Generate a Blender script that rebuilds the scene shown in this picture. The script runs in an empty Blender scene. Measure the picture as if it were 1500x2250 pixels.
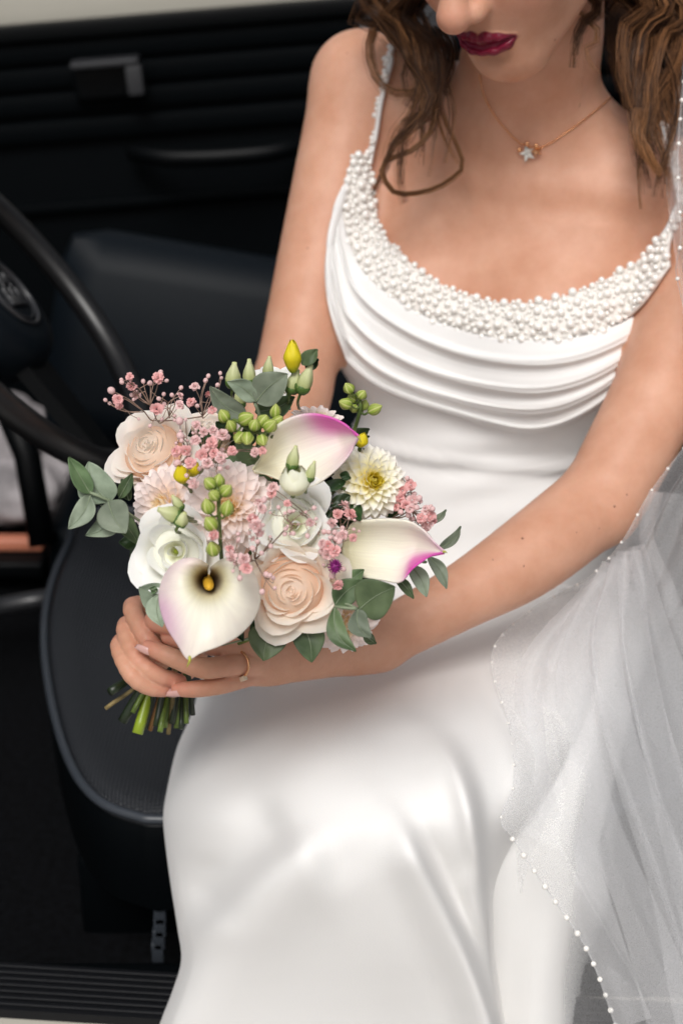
import bpy, bmesh, math, random
import numpy as np
from mathutils import Vector, Matrix, Quaternion
from mathutils.bvhtree import BVHTree
random.seed(7); np.random.seed(7)
R = math.radians
scene = bpy.context.scene
COL = scene.collection

# ------------------------------------------------------------------ camera
CAM_Z, PITCH, FPX = 1.35, R(25.0), 3500.0
cam_d = bpy.data.cameras.new('camera'); cam = bpy.data.objects.new('camera', cam_d); COL.objects.link(cam)
cam.location = (0, 0, CAM_Z); cam.rotation_euler = (R(90) - PITCH, 0, 0)
cam_d.sensor_fit = 'VERTICAL'; cam_d.sensor_height = 36.0; cam_d.sensor_width = 24.0
cam_d.lens = FPX / 2250.0 * 36.0
cam_d.clip_start = 0.05; cam_d.clip_end = 2000
cam_d.dof.use_dof = True; cam_d.dof.focus_distance = 1.155; cam_d.dof.aperture_fstop = 5.4
scene.camera = cam

# ------------------------------------------------------------------ world, sun, exposure (soft overcast daylight)
SUN_EL, SUN_AZ = R(52), R(190)          # azimuth measured from +Y towards +X: the sky behind the photographer
world = bpy.data.worlds.new('World'); scene.world = world; world.use_nodes = True
wn = world.node_tree; wn.nodes.clear()
sky = wn.nodes.new('ShaderNodeTexSky'); sky.sky_type = 'NISHITA'; sky.sun_disc = False
sky.sun_elevation = SUN_EL; sky.sun_rotation = SUN_AZ; sky.dust_density = 6.0; sky.air_density = 1.0; sky.ozone_density = 1.0
hs = wn.nodes.new('ShaderNodeHueSaturation'); hs.inputs['Saturation'].default_value = 0.38
bg = wn.nodes.new('ShaderNodeBackground'); bg.inputs['Strength'].default_value = 0.065
wo = wn.nodes.new('ShaderNodeOutputWorld')
wn.links.new(sky.outputs[0], hs.inputs['Color']); wn.links.new(hs.outputs[0], bg.inputs['Color']); wn.links.new(bg.outputs[0], wo.inputs['Surface'])
sd = bpy.data.lights.new('sun', 'SUN'); sd.energy = 1.5; sd.angle = R(24); sd.color = (1.0, 0.985, 0.965)
sun = bpy.data.objects.new('sun', sd); COL.objects.link(sun)
sdir = Vector((math.sin(SUN_AZ) * math.cos(SUN_EL), math.cos(SUN_AZ) * math.cos(SUN_EL), math.sin(SUN_EL)))
sun.rotation_euler = sdir.to_track_quat('Z', 'Y').to_euler(); sun.location = (0, -4, 6)
scene.view_settings.view_transform = 'Standard'; scene.view_settings.look = 'None'
scene.view_settings.exposure = 0.40; scene.view_settings.gamma = 1.0
scene.render.engine = 'CYCLES'
scene.cycles.use_denoising = True
scene.cycles.max_bounces = 14; scene.cycles.diffuse_bounces = 9; scene.cycles.transmission_bounces = 9; scene.cycles.transparent_max_bounces = 24
scene.cycles.sample_clamp_indirect = 6.0

# ------------------------------------------------------------------ helpers
CP, SP = math.cos(PITCH), math.sin(PITCH)
def P(px, py, d):
    """a place in the scene: sight line through a point of the 1500x2250 picture, at depth d metres"""
    x = (px - 750.0) / FPX * d; u = (1125.0 - py) / FPX * d
    return np.array([x, d * CP + u * SP, CAM_Z - d * SP + u * CP])
def PV(px, py, d): return Vector(P(px, py, d))
def ray(px, py):
    v = P(px, py, 1.0) - np.array([0, 0, CAM_Z]); return Vector(v).normalized()
CAMV = Vector((0, 0, CAM_Z))
EX = Vector((1, 0, 0)); EU = Vector((0, SP, CP)); EF = Vector((0, -CP, SP))     # picture right, picture up, towards the camera
def nrm(v): v = np.asarray(v, float); return v / np.linalg.norm(v)

def lin(r, g, b, a=1.0):
    f = lambda c: (c / 255.0) / 12.92 if c / 255.0 <= 0.04045 else ((c / 255.0 + 0.055) / 1.055) ** 2.4
    return (f(r), f(g), f(b), a)

def catmull(pts, n):
    """smooth curve of n points through pts (k-dim)"""
    p = np.asarray(pts, float)
    if len(p) == 2:
        t = np.linspace(0, 1, n)[:, None]; return p[0] * (1 - t) + p[1] * t
    q = np.vstack([2 * p[0] - p[1], p, 2 * p[-1] - p[-2]])
    k = min(p.shape[1], 3)
    L = np.maximum(np.linalg.norm(np.diff(p[:, :k], axis=0), axis=1), 1e-9) ** 0.8
    s = np.concatenate([[0], np.cumsum(L)]); ts = np.linspace(0, s[-1], n)
    out = np.zeros((n, p.shape[1]))
    for i, t in enumerate(ts):
        j = min(max(np.searchsorted(s, t, 'right') - 1, 0), len(p) - 2)
        u = (t - s[j]) / L[j]
        a, b, c, d = q[j], q[j + 1], q[j + 2], q[j + 3]
        out[i] = 0.5 * (2 * b + (c - a) * u + (2 * a - 5 * b + 4 * c - d) * u * u + (3 * b - a - 3 * c + d) * u ** 3)
    return out

def mesh_of(name, verts, faces, smooth=True):
    me = bpy.data.meshes.new(name)
    me.from_pydata([tuple(map(float, v)) for v in verts], [], [tuple(map(int, f)) for f in faces])
    if smooth: me.shade_smooth()
    me.update(); return me
def link(name, me, mat=None, parent=None):
    o = bpy.data.objects.new(name, me); COL.objects.link(o)
    if mat is not None and me is not None:
        if len(me.materials) == 0: me.materials.append(mat)
    if parent is not None: o.parent = parent
    return o
def obj(name, verts, faces, mat, parent=None, smooth=True):
    return link(name, mesh_of(name, verts, faces, smooth), mat, parent)
def empty(name, loc=(0, 0, 0)):
    o = bpy.data.objects.new(name, None); COL.objects.link(o); o.location = loc; o.empty_display_size = 0.05; return o
def tag(o, label, cat=None, group=None, kind=None):
    if label: o['label'] = label
    if cat: o['category'] = cat
    if group: o['group'] = group
    if kind: o['kind'] = kind
    return o
def keep(o, parent):
    """parent while the child's coordinates stay world coordinates"""
    o.parent = parent; o.matrix_parent_inverse = parent.matrix_basis.inverted(); return o

def grid_faces(nu, nv, close_u=False):
    f = []
    for j in range(nv - 1):
        for i in range(nu - (0 if close_u else 1)):
            a = j * nu + i; b = j * nu + (i + 1) % nu
            f.append((a, b, b + nu, a + nu))
    return f
def tube_geo(pts, rad, n=8, cap=True, flat=1.0):
    pts = np.asarray(pts, float); m = len(pts)
    rad = np.full(m, rad) if np.isscalar(rad) else np.interp(np.linspace(0, 1, m), np.linspace(0, 1, len(rad)), np.asarray(rad, float))
    T = np.gradient(pts, axis=0); T /= np.maximum(np.linalg.norm(T, axis=1), 1e-9)[:, None]
    a = np.array([0, 0, 1.0]) if abs(T[0, 2]) < 0.9 else np.array([1.0, 0, 0])
    N = np.cross(T[0], a); N /= np.linalg.norm(N)
    V = []
    for i in range(m):
        N = N - T[i] * np.dot(N, T[i]); N /= max(np.linalg.norm(N), 1e-9); B = np.cross(T[i], N)
        for k in range(n):
            t = 2 * math.pi * k / n
            V.append(pts[i] + rad[i] * (math.cos(t) * N + math.sin(t) * B * flat))
    F = grid_faces(n, m, True)
    if cap:
        F.append(tuple(range(n))[::-1]); F.append(tuple(range((m - 1) * n, m * n)))
    return V, F
class Geo:
    def __init__(s): s.v = []; s.f = []
    def add(s, V, F):
        o = len(s.v); s.v += list(V); s.f += [tuple(i + o for i in f) for f in F]; return s
    def tube(s, pts, rad, n=8, cap=True, flat=1.0): return s.add(*tube_geo(pts, rad, n, cap, flat))
    def box(s, c, h, rot=None, bev=0.0):
        bm = bmesh.new(); bmesh.ops.create_cube(bm, size=2.0)
        for v in bm.verts: v.co = Vector((v.co.x * h[0], v.co.y * h[1], v.co.z * h[2]))
        if bev > 0: bmesh.ops.bevel(bm, geom=bm.edges[:], offset=bev, segments=2, profile=0.6, affect='EDGES')
        bm.verts.index_update()
        m = rot if rot is not None else Matrix.Identity(3)
        V = [np.array(m @ v.co) + np.asarray(c) for v in bm.verts]; F = [tuple(v.index for v in f.verts) for f in bm.faces]
        bm.free(); return s.add(V, F)
    def build(s, name, mat, parent=None, smooth=True): return obj(name, s.v, s.f, mat, parent, smooth)
def flat_shade(o, ang=35):
    o.data.shade_smooth()
    try: o.data.set_sharp_from_angle(angle=R(ang))
    except Exception: pass
    return o

# ------------------------------------------------------------------ materials
MAT = {}
def pmat(name, color, rough=0.5, spec=0.5, metal=0.0, coat=0.0, sss=0.0, sss_r=(1, 0.4, 0.25), sss_s=0.01, sheen=0.0,
         vary=0.0, vscale=20.0, bump=0.0, bscale=200.0, trans=0.0, color2=None, spread=(0.35, 0.65)):
    m = bpy.data.materials.new(name); m.use_nodes = True; nt = m.node_tree; b = nt.nodes['Principled BSDF']
    b.inputs['Base Color'].default_value = color if len(color) == 4 else (*color, 1)
    b.inputs['Roughness'].default_value = rough; b.inputs['Specular IOR Level'].default_value = spec
    b.inputs['Metallic'].default_value = metal; b.inputs['Coat Weight'].default_value = coat
    b.inputs['Sheen Weight'].default_value = sheen
    if sss > 0:
        b.inputs['Subsurface Weight'].default_value = sss; b.inputs['Subsurface Radius'].default_value = sss_r; b.inputs['Subsurface Scale'].default_value = sss_s
    tc = nt.nodes.new('ShaderNodeTexCoord')
    if vary > 0 or color2 is not None:
        nz = nt.nodes.new('ShaderNodeTexNoise'); nz.inputs['Scale'].default_value = vscale; nz.inputs['Detail'].default_value = 5
        nt.links.new(tc.outputs['Object'], nz.inputs['Vector'])
        rp = nt.nodes.new('ShaderNodeValToRGB'); e = rp.color_ramp.elements
        c = np.array(color[:3]); lo = c * (1 - vary); hi = np.array(color2[:3]) if color2 is not None else np.minimum(c * (1 + vary), 1)
        e[0].position = spread[0]; e[0].color = (*lo, 1); e[1].position = spread[1]; e[1].color = (*hi, 1)
        nt.links.new(nz.outputs['Fac'], rp.inputs['Fac']); nt.links.new(rp.outputs['Color'], b.inputs['Base Color'])
    if bump > 0:
        n2 = nt.nodes.new('ShaderNodeTexNoise'); n2.inputs['Scale'].default_value = bscale; n2.inputs['Detail'].default_value = 4
        nt.links.new(tc.outputs['Object'], n2.inputs['Vector'])
        bp = nt.nodes.new('ShaderNodeBump'); bp.inputs['Strength'].default_value = bump; bp.inputs['Distance'].default_value = 0.001
        nt.links.new(n2.outputs['Fac'], bp.inputs['Height']); nt.links.new(bp.outputs['Normal'], b.inputs['Normal'])
    if trans > 0:
        out = nt.nodes['Material Output']; tr = nt.nodes.new('ShaderNodeBsdfTranslucent'); mx = nt.nodes.new('ShaderNodeMixShader')
        tr.inputs['Color'].default_value = color if len(color) == 4 else (*color, 1)
        mx.inputs['Fac'].default_value = trans
        nt.links.new(b.outputs[0], mx.inputs[1]); nt.links.new(tr.outputs[0], mx.inputs[2]); nt.links.new(mx.outputs[0], out.inputs['Surface'])
        if vary > 0 or color2 is not None: nt.links.new(rp.outputs['Color'], tr.inputs['Color'])
    MAT[name] = m; return m

def ramp_mat(name, stops, axis='V', rough=0.5, trans=0.25, sss=0.0, noise=0.06, nscale=(3, 30), bump=0.15, stops2=None):
    """petal colour that runs along the uv of the petal: V base to tip, U across"""
    m = bpy.data.materials.new(name); m.use_nodes = True; nt = m.node_tree; b = nt.nodes['Principled BSDF']; L = nt.links
    uv = nt.nodes.new('ShaderNodeUVMap'); sep = nt.nodes.new('ShaderNodeSeparateXYZ'); L.new(uv.outputs[0], sep.inputs[0])
    mp = nt.nodes.new('ShaderNodeMapping'); mp.inputs['Scale'].default_value = (nscale[1], nscale[0], 1); L.new(uv.outputs[0], mp.inputs[0])
    nz = nt.nodes.new('ShaderNodeTexNoise'); nz.inputs['Scale'].default_value = 1.0; nz.inputs['Detail'].default_value = 4; L.new(mp.outputs[0], nz.inputs['Vector'])
    ma = nt.nodes.new('ShaderNodeMath'); ma.operation = 'MULTIPLY_ADD'; ma.inputs[1].default_value = noise * 2; L.new(nz.outputs['Fac'], ma.inputs[0]); 
    ad = nt.nodes.new('ShaderNodeMath'); ad.operation = 'SUBTRACT'; ad.inputs[1].default_value = noise; L.new(sep.outputs['Y'], ad.inputs[0]); L.new(ad.outputs[0], ma.inputs[2])
    rp = nt.nodes.new('ShaderNodeValToRGB'); el = rp.color_ramp.elements
    while len(el) < len(stops): el.new(0.5)
    for e, (p, c) in zip(el, stops): e.position = p; e.color = c
    L.new(ma.outputs[0], rp.inputs[0]); col = rp.outputs[0]
    if stops2:                                   # tint towards the two side edges: (stops over |u|), multiplied by how far up the petal
        r2 = nt.nodes.new('ShaderNodeValToRGB'); e2 = r2.color_ramp.elements
        while len(e2) < len(stops2): e2.new(0.5)
        for e, (p, a, c) in zip(e2, stops2): e.position = p; e.color = (a, a, a, 1)
        s1 = nt.nodes.new('ShaderNodeMath'); s1.operation = 'SUBTRACT'; s1.inputs[1].default_value = 0.5; L.new(sep.outputs['X'], s1.inputs[0])
        s2 = nt.nodes.new('ShaderNodeMath'); s2.operation = 'ABSOLUTE'; L.new(s1.outputs[0], s2.inputs[0])
        s3 = nt.nodes.new('ShaderNodeMath'); s3.operation = 'MULTIPLY_ADD'; s3.inputs[1].default_value = 2.0; L.new(s2.outputs[0], s3.inputs[0])
        s4 = nt.nodes.new('ShaderNodeMath'); s4.operation = 'MULTIPLY_ADD'; s4.inputs[1].default_value = 0.25; s4.inputs[2].default_value = -0.125; L.new(nz.outputs['Fac'], s4.inputs[0]); L.new(s4.outputs[0], s3.inputs[2])
        L.new(s3.outputs[0], r2.inputs[0])
        mx = nt.nodes.new('ShaderNodeMixRGB'); L.new(r2.outputs[0], mx.inputs[0]); L.new(col, mx.inputs[1]); mx.inputs[2].default_value = stops2[-1][2]
        col = mx.outputs[0]
    L.new(col, b.inputs['Base Color']); b.inputs['Roughness'].default_value = rough; b.inputs['Specular IOR Level'].default_value = 0.3
    if sss > 0:
        b.inputs['Subsurface Weight'].default_value = sss; b.inputs['Subsurface Radius'].default_value = (1, 0.7, 0.5); b.inputs['Subsurface Scale'].default_value = 0.004
    if bump > 0:
        bp = nt.nodes.new('ShaderNodeBump'); bp.inputs['Strength'].default_value = bump; bp.inputs['Distance'].default_value = 0.0006
        L.new(nz.outputs['Fac'], bp.inputs['Height']); L.new(bp.outputs['Normal'], b.inputs['Normal'])
    if trans > 0:
        out = nt.nodes['Material Output']; tr = nt.nodes.new('ShaderNodeBsdfTranslucent'); mx = nt.nodes.new('ShaderNodeMixShader'); mx.inputs['Fac'].default_value = trans
        L.new(col, tr.inputs['Color']); L.new(b.outputs[0], mx.inputs[1]); L.new(tr.outputs[0], mx.inputs[2]); L.new(mx.outputs[0], out.inputs['Surface'])
    MAT[name] = m; return m
# ================================================================== ground and car
def onY(px, py, y):
    d = y / (CP + (1125.0 - py) / FPX * SP); return P(px, py, d)
def onZ(px, py, z):
    d = (z - CAM_Z) / (-SP + (1125.0 - py) / FPX * CP); return P(px, py, d)

M_ground = pmat('pavement', (0.36, 0.34, 0.32), rough=0.9, vary=0.25, vscale=6, bump=0.4, bscale=60)
s = 60.0
tag(obj('ground', [(-s, -s, 0), (s, -s, 0), (s, s, 0), (-s, s, 0)], [(0, 1, 2, 3)], M_ground, smooth=False), 'grey pavement under the car', kind='structure')

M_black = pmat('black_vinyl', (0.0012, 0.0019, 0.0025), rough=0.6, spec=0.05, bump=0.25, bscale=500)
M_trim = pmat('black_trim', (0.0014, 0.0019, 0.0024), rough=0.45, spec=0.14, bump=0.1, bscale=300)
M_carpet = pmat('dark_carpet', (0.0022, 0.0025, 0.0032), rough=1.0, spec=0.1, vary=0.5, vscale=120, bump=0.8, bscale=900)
M_cream = pmat('cream_paint', (0.46, 0.44, 0.38), rough=0.25, spec=0.5, coat=0.5, vary=0.03, vscale=5)
M_rubber = pmat('ribbed_rubber', (0.005, 0.0055, 0.007), rough=0.5, spec=0.22, bump=0.2, bscale=400)
M_handle = pmat('grey_handle', (0.028, 0.029, 0.032), rough=0.3, spec=0.6)
M_pipe = pmat('seat_piping', (0.035, 0.041, 0.050), rough=0.35, spec=0.5)
M_wheel = pmat('wheel_rim', (0.006, 0.006, 0.0065), rough=0.36, spec=0.5, bump=0.1, bscale=200)
M_copper = pmat('copper_reflector', (0.55, 0.20, 0.12), rough=0.4, spec=0.5)
M_placeholder = pmat('placeholder_pale', (0.30, 0.28, 0.29), rough=0.8, vary=0.6, vscale=14, color2=(0.42, 0.39, 0.40))

def weave_mat(name, color, sc):
    m = pmat(name, color, rough=0.5, spec=0.4); nt = m.node_tree; b = nt.nodes['Principled BSDF']; L = nt.links
    tc = nt.nodes.new('ShaderNodeTexCoord'); hs_ = []
    for ax in ('X', 'Y'):
        w = nt.nodes.new('ShaderNodeTexWave'); w.bands_direction = ax; w.inputs['Scale'].default_value = sc; w.inputs['Distortion'].default_value = 0.4
        L.new(tc.outputs['Object'], w.inputs['Vector']); hs_.append(w)
    mu = nt.nodes.new('ShaderNodeMath'); mu.operation = 'MULTIPLY'; L.new(hs_[0].outputs['Fac'], mu.inputs[0]); L.new(hs_[1].outputs['Fac'], mu.inputs[1])
    bp = nt.nodes.new('ShaderNodeBump'); bp.inputs['Strength'].default_value = 0.8; bp.inputs['Distance'].default_value = 0.0015
    L.new(mu.outputs[0], bp.inputs['Height']); L.new(bp.outputs['Normal'], b.inputs['Normal'])
    rp = nt.nodes.new('ShaderNodeValToRGB'); c = np.array(color)
    rp.color_ramp.elements[0].color = (*(c * 0.75), 1); rp.color_ramp.elements[1].color = (*(c * 1.25), 1)
    L.new(mu.outputs[0], rp.inputs[0]); L.new(rp.outputs[0], b.inputs['Base Color'])
    return m
M_weave = weave_mat('navy_basketweave_vinyl', (0.0175, 0.0200, 0.0245), 80)
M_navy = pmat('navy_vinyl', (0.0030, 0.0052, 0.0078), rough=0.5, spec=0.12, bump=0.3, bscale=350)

car = empty('car', (0, 1.7, 0))
tag(car, 'old black trimmed car with cream paint, seen through its open driver door', 'car')
def cpart(o): return keep(o, car)

SEAT_Z, FLOOR_Z, SILL_Z, FAR_Y = 0.48, 0.25, 0.36, 2.42
# --- floor pan, sill with ribbed step strip
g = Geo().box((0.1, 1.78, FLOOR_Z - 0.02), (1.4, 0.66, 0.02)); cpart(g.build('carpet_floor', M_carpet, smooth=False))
sl = Geo().box((0, 1.087, 0.23), (1.5, 0.030, 0.120), bev=0.008).build('body_sill', M_cream); flat_shade(sl); cpart(sl); sl['label'] = 'cream painted body sill under the step'
inner = Geo().box((0, 1.150, 0.29), (1.5, 0.012, 0.058), bev=0.004).build('sill_side', M_black); cpart(inner)
rot = Matrix.Rotation(R(-5), 3, 'Z')
base = Geo().box((-0.2, 1.108, SILL_Z - 0.006), (0.9, 0.030, 0.006), rot).build('step_strip', M_rubber, smooth=False); cpart(base); base['label'] = 'black ribbed rubber step strip along the door sill'
for k in range(7):
    off = rot @ Vector((0, -0.024 + k * 0.008, 0))
    r_ = Geo().box((-0.2 + off.x, 1.108 + off.y, SILL_Z + 0.001), (0.9, 0.0022, 0.0022), rot, 0.001).build('rib', M_rubber); keep(r_, base)
# --- far door: raked belt line, pleated panel, release handle, pull handle, cream sill above
def fdp(px, py, dy=0.0): return onY(px, py, FAR_Y + dy)
a0, a1 = fdp(-700, 130), fdp(1700, -70)
slope = (a1[2] - a0[2]) / (a1[0] - a0[0])
def far_z(x, py_left):
    q = fdp(0, py_left); return q[2] + slope * (x - q[0])
rotd = Matrix.Rotation(-math.atan(slope), 3, 'Y')
def far_bar(py_left, half_h, y, half_y, name, mat, parent=None, bev=0.006, x0=-1.3, x1=1.3):
    xm = (x0 + x1) / 2
    o = Geo().box((xm, y, far_z(xm, py_left)), ((x1 - x0) / 2 * 1.006, half_y, half_h), rotd, bev).build(name, mat)
    flat_shade(o); keep(o, parent if parent is not None else car); return o
door = far_bar(762, 0.48, FAR_Y + 0.05, 0.03, 'far_door', M_black); door['label'] = 'black pleated inner panel of the far door'
far_bar(-16, 0.062, FAR_Y + 0.075, 0.045, 'painted_belt', M_cream, door, 0.01)
far_bar(78, 0.012, FAR_Y + 0.010, 0.016, 'window_seal', M_trim, door, 0.006)
for i, py in enumerate((125, 182, 240, 300)):
    far_bar(py, 0.0165, FAR_Y + 0.016, 0.012, 'pleat', M_black, door, 0.010)
far_bar(470, 0.008, FAR_Y + 0.014, 0.008, 'pleat', M_black, door, 0.006)
# release lever in its recessed cup
c0 = fdp(235, 175, -0.02)
hd = Geo().box((c0[0], c0[1] + 0.02, c0[2]), (0.052, 0.012, 0.032), rotd, 0.008).build('release_cup', M_trim); keep(hd, door)
gl = Geo().box((c0[0], c0[1] - 0.004, c0[2] + 0.026), (0.050, 0.018, 0.005), rotd, 0.004).box((c0[0] + 0.043, c0[1] - 0.004, c0[2] + 0.002), (0.012, 0.016, 0.022), rotd, 0.004)
lv = gl.build('release_lever', M_handle); flat_shade(lv); keep(lv, door); lv['label'] = 'grey plastic door release lever'
pl = [fdp(290, 335, -0.005), fdp(330, 342, -0.035), fdp(380, 348, -0.05), fdp(480, 346, -0.055), fdp(580, 338, -0.05), fdp(630, 328, -0.035), fdp(670, 318, -0.005)]
hp = Geo().tube(catmull(pl, 24), 0.010, 10, flat=1.3).build('pull_handle', M_trim); keep(hp, door)
# --- far wall and ceiling of the cabin
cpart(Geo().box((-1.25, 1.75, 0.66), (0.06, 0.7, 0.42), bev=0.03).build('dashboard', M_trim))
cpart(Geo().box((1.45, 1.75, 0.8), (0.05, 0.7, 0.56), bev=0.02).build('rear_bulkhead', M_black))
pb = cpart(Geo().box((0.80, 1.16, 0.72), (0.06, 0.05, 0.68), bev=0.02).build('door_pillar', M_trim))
cpart(Geo().box((1.12, 1.16, 0.62), (0.26, 0.03, 0.26), bev=0.02).build('rear_side_panel', M_cream))

# --- seats
def cushion(name, outline, z_top, thick, mat_top, dish=0.012, edge=0.045, parent=None):
    """rounded seat cushion from a plan outline (list of xy)"""
    pts = np.asarray(outline, float); c = pts.mean(0); n = len(pts)
    V = []; F = []
    prof = [(1.0, -thick), (1.012, -thick * 0.6), (1.015, -thick * 0.25), (1.0, -0.014), (0.975, -0.003), (0.94, 0.0), (0.86, -dish * 0.3), (0.7, -dish * 0.7), (0.4, -dish), (0.02, -dish)]
    for s_, z in prof:
        for p in pts: xy = c + (p - c) * s_; V.append((xy[0], xy[1], z_top + z))
    F = grid_faces(n, len(prof), True)
    o = obj(name, V, F, mat_top, parent); o.data.materials.append(M_black)
    for p in o.data.polygons:
        if p.index < 3 * n: p.material_index = 1
    return o
def closed(pts, n):
    p = np.asarray(pts, float); q = np.vstack([p[-2:], p, p[:3]]); c = catmull(q, 12 * len(q))
    i0 = np.argmin(np.linalg.norm(c - p[0], axis=1)[:40]); 
    seg = []
    m = len(p)
    for i in range(m):
        a, b, d, e = p[(i - 1) % m], p[i], p[(i + 1) % m], p[(i + 2) % m]
        for t in np.linspace(0, 1, n, endpoint=False):
            seg.append(0.5 * (2 * b + (d - a) * t + (2 * a - 5 * b + 4 * d - e) * t * t + (3 * b - a - 3 * d + e) * t ** 3))
    return np.array(seg)
pix = [(395, 1790), (300, 1782), (215, 1745), (158, 1668), (118, 1540), (100, 1400), (112, 1290), (150, 1195), (205, 1120)]
ol = [onZ(a, b, SEAT_Z)[:2] for a, b in pix] + [np.array([-0.16, 1.87]), np.array([0.1, 1.89]), np.array([0.32, 1.86]), np.array([0.37, 1.6]), np.array([0.36, 1.32]), np.array([0.25, 1.225]), np.array([0.05, 1.21])]
ol = closed(ol, 8)
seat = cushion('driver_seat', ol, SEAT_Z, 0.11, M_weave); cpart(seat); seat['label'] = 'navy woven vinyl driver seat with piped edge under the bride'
rim = np.array([(p[0], p[1], SEAT_Z - 0.004) for p in (ol - ol.mean(0)) * 1.006 + ol.mean(0)])
keep(Geo().tube(np.vstack([rim, rim[:2]]), 0.0048, 8, False).build('piping', M_pipe), seat)
# backrest of the driver seat (to the right of the picture: the rear of the car)
def slab(cx, cy, cz, hx, hy, hz, rot, name, mat, parent, bev=0.05):
    o = Geo().box((cx, cy, cz), (hx, hy, hz), rot, bev).build(name, mat); flat_shade(o, 60); keep(o, parent); return o
slab(0.50, 1.56, 0.80, 0.075, 0.30, 0.36, Matrix.Rotation(R(14), 3, 'Y'), 'backrest', M_navy, seat)
slab(-0.05, 1.50, 0.29, 0.22, 0.18, 0.055, Matrix.Identity(3), 'seat_base', M_black, seat, 0.01)
rail = Geo()
for k in range(5):
    a = onY(350 + 3 * math.sin(k), 1975 + k * 28, 1.22); rail.box(a, (0.006, 0.006, 0.012), None, 0.002)
rl = rail.build('recliner_rack', M_pipe); keep(rl, seat)
# front passenger seat, nearer the far door
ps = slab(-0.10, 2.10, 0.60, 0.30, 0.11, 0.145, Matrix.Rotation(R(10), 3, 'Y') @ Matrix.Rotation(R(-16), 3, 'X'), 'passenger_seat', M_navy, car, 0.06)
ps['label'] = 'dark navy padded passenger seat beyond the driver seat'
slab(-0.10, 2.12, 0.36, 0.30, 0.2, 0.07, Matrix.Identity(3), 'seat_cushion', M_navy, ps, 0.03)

# --- steering wheel
W = P(6, 655, 1.66)
maj = np.array(EX) * 0.60 - np.array(EU) * 0.80
per = np.array(EX) * 0.80 + np.array(EU) * 0.60
nw = nrm(per * 0.968 + np.array(EF) * 0.25); maj = nrm(maj - nw * np.dot(maj, nw)); mnr = np.cross(nw, maj)
RW = 0.212
def wp(r, a, h=0.0): return W + r * (math.cos(a) * maj + math.sin(a) * mnr) + nw * h
ring = [wp(RW, 2 * math.pi * k / 72) for k in range(73)]
wheel = cpart(Geo().tube(np.array(ring), 0.0142, 12, False).build('steering_wheel', M_wheel)); wheel['label'] = 'thin black steering wheel with a padded centre and crest'
# padded spokes and hub
def plate(r0, r1, w0, w1, ang, h, name, mat, thick=0.012):
    n = 10; V = []
    for side in (h + thick / 2, h - thick / 2):
        for k in range(n):
            t = k / (n - 1); r = r0 + (r1 - r0) * t; w = w0 + (w1 - w0) * t
            for s_ in (-1, 1): V.append(wp(r, ang, side - 0.03 * (1 - t) * 0) + s_ * w * (-math.sin(ang) * maj + math.cos(ang) * mnr))
    F = []
    for k in range(n - 1):
        a = 2 * k; F.append((a, a + 1, a + 3, a + 2)); b = 2 * n + 2 * k; F.append((b, b + 2, b + 3, b + 1))
        F.append((a, a + 2, b + 2, b)); F.append((a + 1, b + 1, b + 3, a + 3))
    F += [(0, 2 * n, 2 * n + 1, 1), (2 * n - 2, 2 * n - 1, 4 * n - 1, 4 * n - 2)]
    return obj(name, V, F, mat)
for ang in (0.10, 2.35, -2.15):
    sp_ = plate(0.03, RW - 0.006, 0.034, 0.020, ang, -0.022, 'spoke', M_trim, 0.016); flat_shade(sp_); keep(sp_, wheel)
hubring = [(0.0, 0.010), (0.055, 0.009), (0.072, 0.004), (0.080, -0.012), (0.078, -0.045), (0.03, -0.06)]
V = [wp(max(r, 1e-4), 2 * math.pi * k / 40, h) for r, h in hubring for k in range(40)]
hub = obj('hub', V, grid_faces(40, len(hubring), True), M_navy); keep(hub, wheel)
em = Geo().tube(np.array([wp(0.041, 2 * math.pi * k / 40, 0.011) for k in range(41)]), 0.0022, 8, False)
em.tube(np.array([wp(0.034, 2 * math.pi * k / 40, 0.011) for k in range(41)]), 0.0010, 6, False)
def bl(u, v, hu, hv):
    c = W + u * maj + v * mnr + nw * 0.0115
    mrot = Matrix((maj, mnr, nw)).transposed(); em.box(c, (hu, hv, 0.0025), mrot, 0.0008)
bl(0.012, 0, 0.006, 0.020)                                  # castle wall with three towers, and the striding animal above it
for v in (-0.015, 0, 0.015): bl(0.002, v, 0.006, 0.004)
bl(-0.013, 0.0, 0.004, 0.014); bl(-0.019, 0.012, 0.004, 0.005); bl(-0.008, -0.01, 0.004, 0.002); bl(-0.008, 0.009, 0.004, 0.002); bl(-0.016, -0.017, 0.002, 0.006)
keep(em.build('crest', M_handle), wheel)
keep(Geo().tube(np.array([W - nw * 0.05, W - nw * 0.35]), [0.035, 0.04], 20).build('steering_column', M_trim), wheel)
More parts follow.
